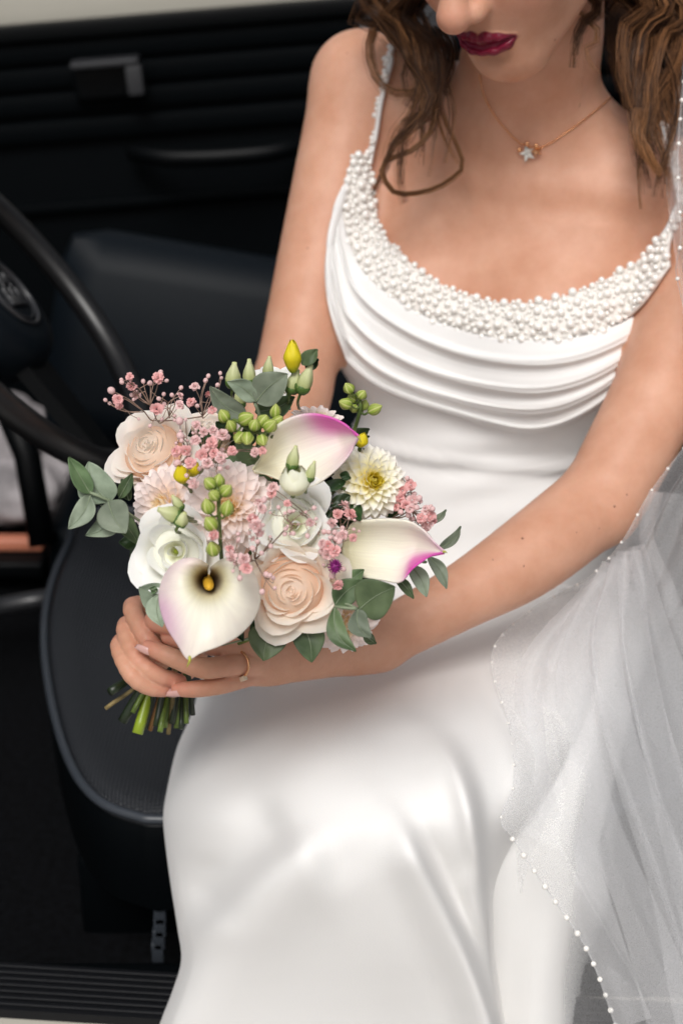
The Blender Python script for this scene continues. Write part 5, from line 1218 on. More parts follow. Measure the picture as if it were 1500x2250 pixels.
def lisianthus(pos, face, R_, spin, label, seed=0):
    M = frame(pos, face, spin); k = R_ / 0.027; rng = np.random.RandomState(seed); V = []
    for r, z in ((0.001, -0.030), (0.005, -0.026), (0.006, -0.018), (0.001, -0.012)):
        for i in range(10): a = 6.283 * i / 10; V.append((r * k * math.cos(a), r * k * math.sin(a), z * k))
    core = part('lisianthus', uv_mesh('lisianthus', V, 10, 4, M_stem, True), M); core['label'] = label
    az = 0; V = []  # added filler dome, set deeper, keeps the gaps between petals from going dark
    for r, z in ((.0165, -.008), (.0150, -.002), (.0120, .0010), (.0085, .0016), (.0055, .0000), (.0030, -.0030), (.0004, -.0050)):
        for i in range(20): a = 6.283 * i / 20; V.append((r * k * math.cos(a), r * k * math.sin(a), z * k))
    part('heart', uv_mesh('heart', V, 20, 7, LISI_H, True), Matrix.Identity(4), core)
    for n, r, h, A, fl in ((2, .0036, .0260, 1.7, -.0008), (3, .0075, .0275, 1.30, .0008), (3, .0120, .0280, 1.15, .0030), (4, .0165, .0265, 1.0, .0060), (3, .0190, .0225, 1.0, .0095)):
        for q_ in range(n):
            me = wrap_petal(r * k, h * k, A, fl * k, LISI, wav=0.34, seed=seed * 31 + n * 5 + q_, tip=0.2, nu=13, nv=10, bot=0.25)
            part('petal', me, Matrix.Rotation(az + 6.283 * q_ / n + rng.uniform(-.2, .2), 4, 'Z') @ Matrix.Translation((0, 0, -0.019 * k)) @ Matrix.Rotation(rng.uniform(-.06, .08), 4, 'Y'), core)
        az += 1.9
    eye = []
    for r, z in ((0.0016, -0.016), (0.0018, -0.004), (0.0012, 0.001), (0.0002, 0.002)):
        for i in range(8): a = 6.283 * i / 8; eye.append((r * k * math.cos(a), r * k * math.sin(a), z * k))
    part('pistil', uv_mesh('pistil', eye, 8, 4, pmat('lime_pistil' + str(seed), (0.30, 0.36, 0.03), rough=0.5), True), Matrix.Identity(4), core)
    stem_to(np.asarray(pos) - np.asarray(face) * 0.026 * k, face); return core
px2m = lambda r, d: r / FPX * d

rose(P(640, 1292, 1.085), C3(-.02, -.12, 1), px2m(112, 1.07), 0.3, ROSE, ROSE_C, 'peach hearted blush rose, lowest of the roses, beside the front calla lily', seed=2, opened=0.8)
rose(P(333, 988, 1.15), C3(-.32, .42, .85), px2m(106, 1.13), 1.2, ROSE_W, ROSE, 'pale cream rose at the upper left of the bouquet', seed=5, opened=0.7)
rose(P(462, 952, 1.185), C3(-.05, .62, .7), px2m(80, 1.17), 2.0, ROSE_W, ROSE_W, 'cream rose half hidden behind the pink gypsophila', seed=9, opened=0.7)
dahlia(P(500, 1112, 1.085), C3(-.05, .05, 1), px2m(118, 1.07), 0.2, DAHL, DAHL_H, 'blush dahlia in the middle of the bouquet', seed=1, N=105)
dahlia(P(352, 1108, 1.12), C3(-.42, .02, .9), px2m(104, 1.11), 0.9, DAHL, DAHL_H, 'blush dahlia at the left, above the white lisianthus', seed=2)
dahlia(P(825, 1055, 1.10), C3(.28, .10, .95), px2m(94, 1.09), 0.5, DAHY, DAHY_H, 'white dahlia with a yellow heart at the right', seed=3, point=0.9, cup=0.6, N=110)
dahlia(P(702, 918, 1.155), C3(.18, .78, .5), px2m(86, 1.14), 0.1, DAHL, DAHL_H, 'pale pink dahlia at the top behind the calla lily', seed=4, N=80)
dahlia(P(768, 1382, 1.135), C3(.25, -.45, .85), px2m(92, 1.13), 0.7, DAHL, DAHL_H, 'pale dahlia hanging low behind the eucalyptus leaves', seed=6, point=0.8, N=70)
lisianthus(P(386, 1212, 1.09), C3(-.22, -.02, 1), px2m(102, 1.08), 0.4, 'open white lisianthus above the front calla lily', seed=1)
lisianthus(P(648, 1152, 1.085), C3(.05, -.02, 1), px2m(98, 1.07), 2.2, 'open white lisianthus above the peach rose', seed=2)
lisianthus(P(610, 838, 1.17), C3(.1, .65, .7), px2m(50, 1.16), 1.1, 'small cream lisianthus at the top behind the leaves', seed=3)

# ---------- calla lilies
def calla_mat(name):
    m = bpy.data.materials.new(name); m.use_nodes = True; nt = m.node_tree; L = nt.links; b = nt.nodes['Principled BSDF']
    at = nt.nodes.new('ShaderNodeAttribute'); at.attribute_name = 'tint'; at.attribute_type = 'GEOMETRY'
    uv = nt.nodes.new('ShaderNodeUVMap'); mp = nt.nodes.new('ShaderNodeMapping'); mp.inputs['Scale'].default_value = (34, 2.2, 1); L.new(uv.outputs[0], mp.inputs[0])
    nz = nt.nodes.new('ShaderNodeTexNoise'); nz.inputs['Scale'].default_value = 1.0; nz.inputs['Detail'].default_value = 5; L.new(mp.outputs[0], nz.inputs['Vector'])
    mu = nt.nodes.new('ShaderNodeMixRGB'); mu.blend_type = 'MULTIPLY'; mu.inputs[0].default_value = 0.35; L.new(at.outputs['Color'], mu.inputs[1])
    rp = nt.nodes.new('ShaderNodeValToRGB'); rp.color_ramp.elements[0].position = 0.3; rp.color_ramp.elements[0].color = (0.78, 0.74, 0.78, 1); rp.color_ramp.elements[1].position = 0.65; rp.color_ramp.elements[1].color = (1, 1, 1, 1); L.new(nz.outputs['Fac'], rp.inputs[0]); L.new(rp.outputs[0], mu.inputs[2])
    L.new(mu.outputs[0], b.inputs['Base Color']); b.inputs['Roughness'].default_value = 0.42; b.inputs['Specular IOR Level'].default_value = 0.35
    b.inputs['Subsurface Weight'].default_value = 0.2; b.inputs['Subsurface Radius'].default_value = (1, .8, .6); b.inputs['Subsurface Scale'].default_value = 0.003
    bp = nt.nodes.new('ShaderNodeBump'); bp.inputs['Strength'].default_value = 0.2; bp.inputs['Distance'].default_value = 0.0005; L.new(nz.outputs['Fac'], bp.inputs['Height']); L.new(bp.outputs['Normal'], b.inputs['Normal'])
    return m
M_calla = calla_mat('calla_spathe')
M_spadix = pmat('yellow_spadix', (0.72, 0.40, 0.02), rough=0.6, bump=0.9, bscale=900)
IV = np.array([0.80, 0.77, 0.645]); GR = np.array([0.60, 0.57, 0.34]); PK = np.array([0.68, 0.09, 0.43]); PKL = np.array([0.70, 0.38, 0.58]); DK = np.array([0.075, 0.040, 0.022])
def tint_attr(o, cols):
    at = o.data.color_attributes.new('tint', 'FLOAT_COLOR', 'POINT'); at.data.foreach_set('color', np.hstack([np.clip(cols, 0, 1), np.ones((len(cols), 1))]).astype(np.float32).ravel())
def sstep(a, b, x): t = np.clip((x - a) / (b - a), 0, 1); return t * t * (3 - 2 * t)
# front calla: a heart shaped funnel seen almost from the front
OUT = [(457, 1243), (430, 1228), (395, 1232), (366, 1258), (351, 1300), (354, 1340), (368, 1380), (392, 1418), (414, 1450), (440, 1436), (480, 1421), (520, 1400), (552, 1368), (570, 1328), (568, 1290), (552, 1252), (522, 1228), (490, 1230), (464, 1248)]
oc = catmull(OUT, 96); TH = np.array([458.0, 1277.0]); D0 = 1.035
V, cols = [], []; nu, nv = 96, 26
ax_f = C3(.03, .10, 1)
for j in range(nv):
    rho = (j / (nv - 1))
    for i in range(nu):
        dvec = oc[i] - TH; dist = np.linalg.norm(dvec); rim = TH + dvec
        q_ = 0.05 + 0.95 * rho ** 1.25
        xy = TH + dvec * q_ if dist > 40 else TH + dvec * (0.12 + 0.88 * rho ** 0.9)
        rpx = np.linalg.norm(xy - TH)
        depth = 0.055 * math.exp(-(rpx / 26.0) ** 1.6) + 0.010 * math.exp(-(rpx / 70.0) ** 2)          # throat
        lean = 0.00013 * (xy[1] - TH[1])                                                             # lower lip leans towards the viewer
        curl = 0.010 * max(0, rho - 0.82) ** 1.5 * 10 * (0.4 + 0.6 * (dvec[1] < 0))                     # rim rolls back
        d = D0 + depth - lean * 0.5 + curl * 0.6 + 0.000002 * (xy[0] - 458) ** 2
        V.append(P(xy[0], xy[1], d))
        c = IV.copy(); gmix = math.exp(-((rpx - 34) / 22.0) ** 2); c = c * (1 - 0.75 * gmix) + GR * 0.75 * gmix
        dm = (1 - sstep(22, 41, rpx)) * 0.96; c = c * (1 - dm) + DK * dm
        left = max(0.0, -dvec[0] / (abs(dvec[0]) + abs(dvec[1]) + 1e-6)); pk = sstep(0.50, 1.0, rho) * (0.10 + 0.66 * sstep(0.10, 0.55, left) * (0.4 + 0.6 * sstep(1290, 1340, xy[1]))); pk *= 1 - sstep(560, 574, xy[0])
        c = c * (1 - pk) + PKL * pk; cols.append(c)
cal = obj('calla_lily', V, grid_faces(nu, nv, False), M_calla); keep(cal, bouquet); cal['label'] = 'ivory heart shaped calla lily at the front with a dark throat and yellow spadix'
me_ = cal.data; uvl = me_.uv_layers.new(name='UVMap')
for p in me_.polygons:
    for li in p.loop_indices: vi = me_.loops[li].vertex_index; uvl.data[li].uv = ((vi % nu) / 95, (vi // nu) / 25)
tint_attr(cal, np.array(cols)); so = cal.modifiers.new('thick', 'SOLIDIFY'); so.thickness = 0.0012
ss = cal.modifiers.new('s', 'SUBSURF'); ss.levels = 1; ss.render_levels = 1
sp_o = Geo().tube(catmull([P(455, 1268, 1.10), P(457, 1278, 1.075), P(460, 1291, 1.045)], 12), [0.0034] * 3 + [0.0036] * 6 + [0.0034, 0.0028, 0.0014], 12).build('spadix', M_spadix); keep2(sp_o, cal)
keep2(Geo().tube(catmull([P(417, 1443, 1.028), P(417, 1452, 1.026), P(413, 1461, 1.028), P(411, 1467, 1.03)], 8), [.0012, .0009, .0006, .0002], 6).build('tail', pmat('lime_tail', (0.42, 0.42, 0.06), rough=0.5)), cal)
stem_to(P(458, 1300, 1.12), ax_f, 0.0028)
def spathe(LE, RE, d_base, d_tip, bulge, label, pinkL, pinkR, nu=28, nv=40, tipgreen=True, twist=0.0):
    """one broad petal between two edge curves that run base to tip; hollow between them"""
    a, b_ = catmull(LE, nv), catmull(RE, nv); V, cols = [], []
    for j in range(nv):
        v = j / (nv - 1); d = d_base + (d_tip - d_base) * v; wpx = np.linalg.norm(b_[j] - a[j])
        for i in range(nu):
            u = i / (nu - 1); s_ = 2 * u - 1; xy = a[j] * (1 - u) + b_[j] * u
            hol = bulge * (1 - abs(s_) ** 2.2) * min(1, wpx / 90.0); roll = 0.006 * max(0, abs(s_) - 0.86) * 7 * 0.5
            V.append(P(xy[0], xy[1], d + hol - 0.004 * (abs(s_) > 0.999) * 0 + roll + twist * s_))
            c = IV * 1.02; g_ = (1 - sstep(0.05, 0.45, v)) * 0.6; c = c * (1 - g_) + GR * g_
            e_ = max(sstep(-0.75, 0.95, -s_) * pinkL(v), sstep(-0.45, 0.95, s_) * pinkR(v)); c = c * (1 - e_ * 0.8) + PKL * e_ * 0.8; e2 = sstep(0.40, 1.0, e_); c = c * (1 - e2) + PK * e2; cols.append(c)
    o = obj('calla_lily', V, grid_faces(nu, nv), M_calla); keep(o, bouquet); o['label'] = label; me_ = o.data; uvl = me_.uv_layers.new(name='UVMap')
    for p in me_.polygons:
        for li in p.loop_indices: vi = me_.loops[li].vertex_index; uvl.data[li].uv = ((vi % nu) / (nu - 1), (vi // nu) / (nv - 1))
    tint_attr(o, np.array(cols)); so = o.modifiers.new('thick', 'SOLIDIFY'); so.thickness = 0.0012; return o
c2 = spathe([(556, 1030), (582, 985), (600, 945), (635, 920), (680, 910), (725, 918), (765, 938), (786, 958)], [(560, 1038), (600, 1048), (640, 1062), (678, 1070), (715, 1050), (748, 1020), (772, 990), (787, 962)], 1.09, 1.07, 0.020,
       'pink edged calla lily opening to the right at the top', lambda v: sstep(0.3, 0.75, v) * 0.95, lambda v: sstep(0.45, 0.9, v) * 0.55)
c3 = spathe([(756, 1190), (775, 1150), (815, 1143), (858, 1141), (900, 1147), (935, 1170), (960, 1196), (975, 1212)], [(752, 1222), (775, 1258), (805, 1268), (842, 1274), (878, 1278), (905, 1248), (940, 1226), (974, 1215)], 1.10, 1.075, 0.018,
       'calla lily with a bright magenta tip at the right', lambda v: sstep(0.5, 0.95, v) * 0.6, lambda v: sstep(0.45, 0.72, v) * 1.0)
keep2(Geo().tube([P(785, 958, 1.07), P(790, 964, 1.07), P(793, 972, 1.072)], [.0008, .0006, .0002], 5).build('tail', MAT['lime_tail']), c2)
keep2(Geo().tube([P(972, 1212, 1.075), P(978, 1212, 1.075), P(982, 1215, 1.076)], [.0010, .0007, .0002], 5).build('tail', MAT['lime_tail']), c3)
stem_to(P(560, 1040, 1.10), C3(.6, .4, .4), 0.0026); stem_to(P(755, 1210, 1.11), C3(.8, .1, .4), 0.0026)

# ---------- leaves
def leaf(b_, t_, wpx, d0, d1, mat, name='leaf', shape=0.5, fold=0.25, bow=0.0, bend=0.0, roll=0.0, parent=None, label=None, rib=True):
    """b_, t_ base and tip (picture points); wpx half width; bow sideways, bend in depth, roll tilts it about its length"""
    b_, t_ = np.array(b_, float), np.array(t_, float); ax = t_ - b_; Lp = np.linalg.norm(ax); ax = ax / Lp; pr = np.array([-ax[1], ax[0]])
    nu, nv = 9, 14; V = []
    for j in range(nv):
        v = j / (nv - 1); w = wpx * (math.sin(math.pi * v ** (0.55 + 0.5 * shape)) ** 0.75) if 0 < v < 1 else 0.0
        c = b_ + ax * Lp * v + pr * bow * math.sin(math.pi * v); d = d0 + (d1 - d0) * v - bend * math.sin(math.pi * v)
        for i in range(nu):
            s_ = -1 + 2 * i / (nu - 1); xy = c + pr * w * s_ * math.cos(roll)
            V.append(P(xy[0], xy[1], d + px2m(w, d) * (s_ * math.sin(roll) - fold * abs(s_)) + 0.0006 * math.sin(9 * v + 4 * s_)))
    me = uv_mesh(name, V, nu, nv, mat); o = part(name, me, Matrix.Identity(4)) if parent is None else keep2(part(name, me, Matrix.Identity(4)), parent)
    so = o.modifiers.new('thick', 'SOLIDIFY'); so.thickness = 0.0007; ss = o.modifiers.new('s', 'SUBSURF'); ss.levels = 1; ss.render_levels = 1
    if rib and parent is not None:
        mid_ = [np.asarray(V[j * nu + 4]) + np.array(EF) * 0.0006 for j in range(0, nv - 1)]
        r_ = Geo().tube(mid_, np.linspace(0.00045, 0.0001, len(mid_)), 4).build('midrib', M_rib); keep2(r_, parent)
    return o
def sprig(pts, r, label, name='eucalyptus_sprig', mat=None):
    o = Geo().tube(catmull([P(*p) for p in pts], 24), [r * (1 - 0.6 * i / 23) for i in range(24)], 7).build(name, mat or M_rib); keep(o, bouquet); o['label'] = label; return o
s1 = sprig([(198, 1082, 1.085), (240, 1100, 1.09), (300, 1140, 1.12), (380, 1200, 1.17), (400, 1400, 1.25)], 0.0012, 'grey green eucalyptus sprig reaching out on the left')
leaf((200, 1086), (152, 1004), 24, 1.085, 1.075, M_eucd, parent=s1, shape=0.35, fold=0.5, roll=0.5)
leaf((242, 1104), (196, 1014), 42, 1.092, 1.085, M_euc, parent=s1, shape=0.3, fold=0.3, bow=-14)
leaf((200, 1088), (150, 1162), 24, 1.085, 1.08, M_euc, parent=s1, shape=0.4, fold=0.35, bow=-8)
leaf((238, 1100), (276, 1172), 38, 1.088, 1.075, M_euc, parent=s1, shape=0.25, fold=0.15, bow=6)
leaf((246, 1108), (188, 1176), 26, 1.10, 1.09, M_euc, parent=s1, shape=0.5, fold=0.3, bow=-22)
leaf((222, 1110), (308, 1200), 22, 1.11, 1.12, M_eucd, parent=s1, shape=0.6, fold=0.3, bow=-10)
leaf((262, 1095), (292, 1040), 14, 1.10, 1.095, M_eucd, parent=s1, shape=0.5, fold=0.5)
leaf((284, 1100), (268, 1052), 13, 1.105, 1.10, M_eucd, parent=s1, shape=0.5, fold=0.5)
s2 = sprig([(560, 885, 1.12), (570, 920, 1.13), (560, 1000, 1.16), (480, 1250, 1.23)], 0.0014, 'eucalyptus sprig with cupped leaves at the top')
leaf((562, 884), (632, 822), 38, 1.118, 1.105, M_euc, parent=s2, shape=0.35, fold=0.25, bow=-6)
leaf((562, 882), (500, 838), 22, 1.118, 1.108, M_euc, parent=s2, shape=0.4, fold=0.35, bow=8)
leaf((540, 915), (462, 848), 26, 1.128, 1.118, M_euc, parent=s2, shape=0.35, fold=0.5, bow=-12, roll=0.3)
leaf((560, 905), (648, 872), 26, 1.135, 1.130, M_eucd, parent=s2, shape=0.45, fold=0.3, bow=8)
s3 = sprig([(735, 1333, 1.075), (786, 1338, 1.07), (700, 1320, 1.10), (560, 1380, 1.20)], 0.0011, 'green eucalyptus sprig with round leaves at the lower right')
leaf((788, 1340), (868, 1290), 48, 1.065, 1.055, M_eucd, parent=s3, shape=0.22, fold=0.1, bow=-6)
leaf((735, 1330), (802, 1276), 30, 1.08, 1.075, M_eucd, parent=s3, shape=0.3, fold=0.3, bow=-8)
leaf((786, 1338), (815, 1402), 24, 1.062, 1.06, M_euc, parent=s3, shape=0.45, fold=0.35, bow=14)
leaf((735, 1334), (782, 1432), 22, 1.072, 1.065, M_eucd, parent=s3, shape=0.6, fold=0.35, bow=20)
leaf((735, 1300), (800, 1252), 24, 1.095, 1.09, M_eucd, parent=s3, shape=0.4, fold=0.3)
leaf((800, 1395), (826, 1415), 12, 1.12, 1.12, M_eucd, parent=s3, shape=0.4)
s4 = sprig([(585, 1395, 1.10), (560, 1400, 1.13), (480, 1420, 1.22)], 0.0012, 'dark green eucalyptus leaves hanging under the peach rose')
leaf((600, 1372), (578, 1452), 44, 1.105, 1.10, M_eucd, parent=s4, shape=0.3, fold=0.15, bow=4)
leaf((662, 1368), (684, 1456), 36, 1.10, 1.10, M_eucd, parent=s4, shape=0.3, fold=0.2, bow=-8)
s5 = sprig([(350, 1312, 1.10), (380, 1340, 1.14), (400, 1400, 1.22)], 0.0011, 'small round eucalyptus leaves beside the front calla lily')
leaf((362, 1326), (306, 1290), 34, 1.09, 1.085, M_euc, parent=s5, shape=0.2, fold=0.1)
leaf((352, 1306), (340, 1268), 18, 1.10, 1.095, M_euc, parent=s5, shape=0.3, fold=0.2)
leaf((350, 1306), (356, 1378), 26, 1.085, 1.08, M_euc, parent=s5, shape=0.3, fold=0.15, bow=8)
leaf((345, 1300), (330, 1292), 9, 1.084, 1.082, M_eucd, parent=s5, shape=0.3)
s6 = sprig([(935, 1235, 1.12), (900, 1240, 1.14), (700, 1300, 1.18), (480, 1400, 1.24)], 0.0011, 'narrow eucalyptus leaves reaching past the right calla lily')
leaf((962, 1206), (1012, 1156), 11, 1.13, 1.12, M_euc, parent=s6, shape=0.5, fold=0.5, bow=8)
leaf((940, 1222), (980, 1294), 15, 1.115, 1.11, M_euc, parent=s6, shape=0.6, fold=0.4, bow=-8)
leaf((898, 1240), (936, 1312), 19, 1.115, 1.11, M_euc, parent=s6, shape=0.6, fold=0.35, bow=-8)
leaf((868, 1268), (908, 1316), 12, 1.11, 1.11, M_eucd, parent=s6, shape=0.6, fold=0.35, bow=-4)
leaf((945, 1150), (980, 1120), 8, 1.15, 1.145, M_euc, parent=s6, shape=0.5, fold=0.5, bow=3)
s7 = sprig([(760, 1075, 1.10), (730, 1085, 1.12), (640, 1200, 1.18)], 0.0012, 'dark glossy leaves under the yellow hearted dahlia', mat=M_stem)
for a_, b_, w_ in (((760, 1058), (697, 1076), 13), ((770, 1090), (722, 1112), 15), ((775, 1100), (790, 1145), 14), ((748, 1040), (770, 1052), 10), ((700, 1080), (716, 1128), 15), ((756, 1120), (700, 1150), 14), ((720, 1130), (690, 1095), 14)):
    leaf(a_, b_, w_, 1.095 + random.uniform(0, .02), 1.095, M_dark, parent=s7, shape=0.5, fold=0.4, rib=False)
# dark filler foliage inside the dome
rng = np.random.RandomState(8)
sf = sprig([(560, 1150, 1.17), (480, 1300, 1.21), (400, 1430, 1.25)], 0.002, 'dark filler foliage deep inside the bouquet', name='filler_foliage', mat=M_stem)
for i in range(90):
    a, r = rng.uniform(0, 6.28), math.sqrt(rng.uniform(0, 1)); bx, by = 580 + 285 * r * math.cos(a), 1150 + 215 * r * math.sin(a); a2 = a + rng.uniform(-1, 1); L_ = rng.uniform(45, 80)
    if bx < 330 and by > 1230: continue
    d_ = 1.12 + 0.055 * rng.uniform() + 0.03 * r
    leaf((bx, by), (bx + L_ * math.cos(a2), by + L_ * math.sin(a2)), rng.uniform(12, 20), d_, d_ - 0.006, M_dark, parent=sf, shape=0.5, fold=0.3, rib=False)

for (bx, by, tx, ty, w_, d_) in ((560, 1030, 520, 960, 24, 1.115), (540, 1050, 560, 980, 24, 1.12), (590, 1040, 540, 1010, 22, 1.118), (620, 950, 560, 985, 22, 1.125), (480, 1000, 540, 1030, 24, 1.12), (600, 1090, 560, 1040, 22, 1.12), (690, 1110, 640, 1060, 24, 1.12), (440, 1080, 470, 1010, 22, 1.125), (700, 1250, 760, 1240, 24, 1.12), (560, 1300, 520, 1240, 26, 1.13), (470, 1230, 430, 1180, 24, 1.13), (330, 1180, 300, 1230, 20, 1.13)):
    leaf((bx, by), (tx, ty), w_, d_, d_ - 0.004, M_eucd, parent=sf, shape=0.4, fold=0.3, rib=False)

# ---------- buds
M_bud = ramp_mat('striped_green_bud', [(0.0, (0.13, 0.24, 0.03, 1)), (0.5, (0.26, 0.34, 0.05, 1)), (1.0, (0.36, 0.42, 0.10, 1))], trans=0.0, noise=0.10, nscale=(1.5, 14), bump=0.5)
def stripes(m, col, n):
    nt = m.node_tree; L = nt.links; b = nt.nodes['Principled BSDF']; uv = nt.nodes.new('ShaderNodeUVMap'); sp_ = nt.nodes.new('ShaderNodeSeparateXYZ'); L.new(uv.outputs[0], sp_.inputs[0])
    a = nt.nodes.new('ShaderNodeMath'); a.operation = 'MULTIPLY'; a.inputs[1].default_value = n; L.new(sp_.outputs['X'], a.inputs[0])
    f = nt.nodes.new('ShaderNodeMath'); f.operation = 'PINGPONG'; f.inputs[1].default_value = 0.5; L.new(a.outputs[0], f.inputs[0])
    mr = nt.nodes.new('ShaderNodeMapRange'); mr.inputs['From Min'].default_value = 0.30; mr.inputs['From Max'].default_value = 0.5; L.new(f.outputs[0], mr.inputs['Value'])
    src = b.inputs['Base Color'].links[0].from_socket; mx = nt.nodes.new('ShaderNodeMixRGB'); L.new(mr.outputs[0], mx.inputs[0]); L.new(src, mx.inputs[1]); mx.inputs[2].default_value = col; L.new(mx.outputs[0], b.inputs['Base Color'])
stripes(M_bud, (0.55, 0.56, 0.22, 1), 6)
M_lbud = ramp_mat('pale_lisianthus_bud', [(0.0, (0.13, 0.24, 0.04, 1)), (0.25, (0.42, 0.48, 0.18, 1)), (0.7, (0.66, 0.68, 0.40, 1)), (1.0, (0.62, 0.66, 0.28, 1))], trans=0.15, noise=0.08, bump=0.3)
M_ylw = ramp_mat('yellow_ranunculus_bud', [(0.0, (0.20, 0.28, 0.02, 1)), (0.3, (0.58, 0.48, 0.01, 1)), (1.0, (0.78, 0.64, 0.02, 1))], trans=0.1, noise=0.12, bump=0.3)
M_calyx = pmat('calyx_green', (0.07, 0.14, 0.025), rough=0.5, vary=0.3, vscale=80)
def lathe_bud(prof, lobes, depth, twist, mat, name, nu=18):
    V = []
    for j, (r, z) in enumerate(prof):
        for i in range(nu):
            a = 6.283 * i / nu + twist * z; rr = r * (1 + depth * (abs(math.cos(a * lobes / 2 - twist * z)) - 0.6)); V.append((rr * math.cos(6.283 * i / nu), rr * math.sin(6.283 * i / nu), z))
    return uv_mesh(name, V, nu, len(prof), mat, True)
bud_me = lathe_bud([(0.02, 0), (.26, .05), (.42, .18), (.50, .40), (.47, .62), (.34, .82), (.16, .97), (.03, 1.08)], 6, 0.30, 0, M_bud, 'bud')
lbud_me = lathe_bud([(0.02, 0), (.20, .04), (.27, .18), (.29, .36), (.25, .56), (.17, .74), (.10, .90), (.085, 1.0), (.01, 1.01)], 5, 0.22, 1.6, M_lbud, 'bud')
ybud_me = lathe_bud([(0.02, 0), (.40, .05), (.56, .25), (.58, .52), (.48, .78), (.28, .95), (.02, 1.0)], 7, 0.18, 1.2, M_ylw, 'bud')
calyx_me = lathe_bud([(0.02, -.08), (.20, -.02), (.33, .12), (.36, .26), (.33, .30)], 5, 0.25, 0, M_calyx, 'calyx', 12)
def place_bud(me, px, py, d, wpx, hpx, face, parent, calyx=False, name='bud'):
    f = nrm(face); s_ = px2m(hpx, d); sw = px2m(wpx, d); cpos = P(px, py, d) - f * s_ * 0.5
    M = frame(cpos, f, random.uniform(0, 6)) @ Matrix.Diagonal((sw, sw, s_, 1)); o = part(name, me, M); keep2(o, parent)
    if calyx: keep2(part('calyx', calyx_me, M @ Matrix.Diagonal((0.86, 0.86, 0.9, 1))), parent)
    return cpos
def bud_spike(stem, buds, label, r=0.0014, name='green_bud_spike'):
    o = Geo().tube(catmull([P(*p) for p in stem], 20), r, 7).build(name, M_stem); keep(o, bouquet); o['label'] = label
    sp3 = catmull([P(*p) for p in stem], 60)
    for (px, py, d, w, h, fr, fu) in buds:
        c = place_bud(bud_me, px, py, d, w, h, C3(fr, fu, .45), o)
        n_ = sp3[np.argmin(np.linalg.norm(sp3 - c, axis=1) + 0.4 * np.maximum(0, (sp3 - c) @ np.array(EU)))]
        keep2(Geo().tube(catmull([n_, (n_ + c) / 2 - np.array(EU) * 0.002, c], 6), 0.0008, 5).build('pedicel', M_stem), o)
    return o
bud_spike([(487, 1228, 1.06), (482, 1150, 1.035), (480, 1090, 1.028), (474, 1062, 1.03)], [(461, 1062, 1.025, 28, 30, -.6, .6), (481, 1056, 1.03, 26, 30, .1, 1), (497, 1078, 1.026, 28, 32, .6, .6), (470, 1088, 1.02, 26, 28, -.3, .3), (457, 1113, 1.024, 29, 36, -.25, 1), (499, 1117, 1.024, 29, 36, .25, 1), (463, 1151, 1.022, 30, 36, -.5, .7), (468, 1206, 1.03, 30, 36, -.1, .6)], 'upright spike of green buds in front of the middle dahlia')
bud_spike([(775, 955, 1.12), (786, 920, 1.11), (792, 890, 1.105), (784, 862, 1.105)], [(766, 853, 1.10, 24, 26, -.5, .7), (795, 867, 1.10, 22, 22, .5, .6), (759, 887, 1.10, 26, 30, -.8, .25), (800, 890, 1.11, 20, 24, .3, .9), (823, 899, 1.10, 24, 34, .8, .35), (772, 876, 1.11, 22, 22, -.4, .2), (778, 898, 1.11, 20, 20, -.3, -.4)], 'small spike of green buds standing out at the upper right')
bud_spike([(478, 985, 1.12), (510, 925, 1.10), (550, 945, 1.09), (600, 960, 1.09)], [(492, 914, 1.095, 28, 30, -.4, .8), (541, 920, 1.085, 32, 36, .7, .3), (559, 934, 1.08, 26, 28, .2, .6), (579, 925, 1.085, 30, 32, .3, .5), (594, 935, 1.08, 30, 34, .5, .4), (605, 904, 1.09, 24, 32, .1, 1), (543, 964, 1.075, 28, 32, 0, -.5), (576, 968, 1.075, 26, 28, .2, -.5), (526, 962, 1.08, 26, 32, -.3, -.4), (610, 925, 1.09, 26, 30, .5, .4), (508, 936, 1.09, 24, 30, -.2, .5)], 'dense cluster of green buds above the calla lily')
def lis_buds(lst, label, name='lisianthus_buds'):
    tie = lst[0]; o = None
    g = Geo(); cs_ = []
    for (px, py, d, w, h, fr, fu) in lst:
        f = C3(fr, fu, .35); c = P(px, py, d) - f * px2m(h, d) * 0.5; cs_.append(c); g.tube(catmull([c, c - f * 0.004, c - f * 0.007 - np.array(EF) * 0.015, c - f * 0.008 - np.array(EF) * 0.06], 10), 0.0011, 6)
    o = g.build(name, M_stem); keep(o, bouquet); o['label'] = label
    for (px, py, d, w, h, fr, fu) in lst: place_bud(lbud_me, px, py, d, w / 0.58, h, C3(fr, fu, .35), o, True)
    return o
lis_buds([(513, 824, 1.14, 34, 58, .12, 1), (548, 818, 1.13, 28, 60, .0, 1), (590, 806, 1.15, 24, 48, .1, 1), (646, 838, 1.115, 32, 56, .3, .9), (672, 832, 1.11, 34, 70, .35, .9), (612, 848, 1.13, 18, 30, .1, 1), (527, 870, 1.14, 26, 60, 0, 1)], 'pale green pointed lisianthus buds along the top')
lis_buds([(645, 1006, 1.045, 28, 56, .2, 1), (684, 1036, 1.045, 22, 50, .3, .9)], 'two pale buds in front of the upper calla lily')
lis_buds([(372, 1128, 1.045, 36, 54, -.85, .35), (400, 1140, 1.045, 32, 36, .3, .5), (389, 1104, 1.05, 22, 40, -.5, .8)], 'plump lisianthus buds over the left dahlia')
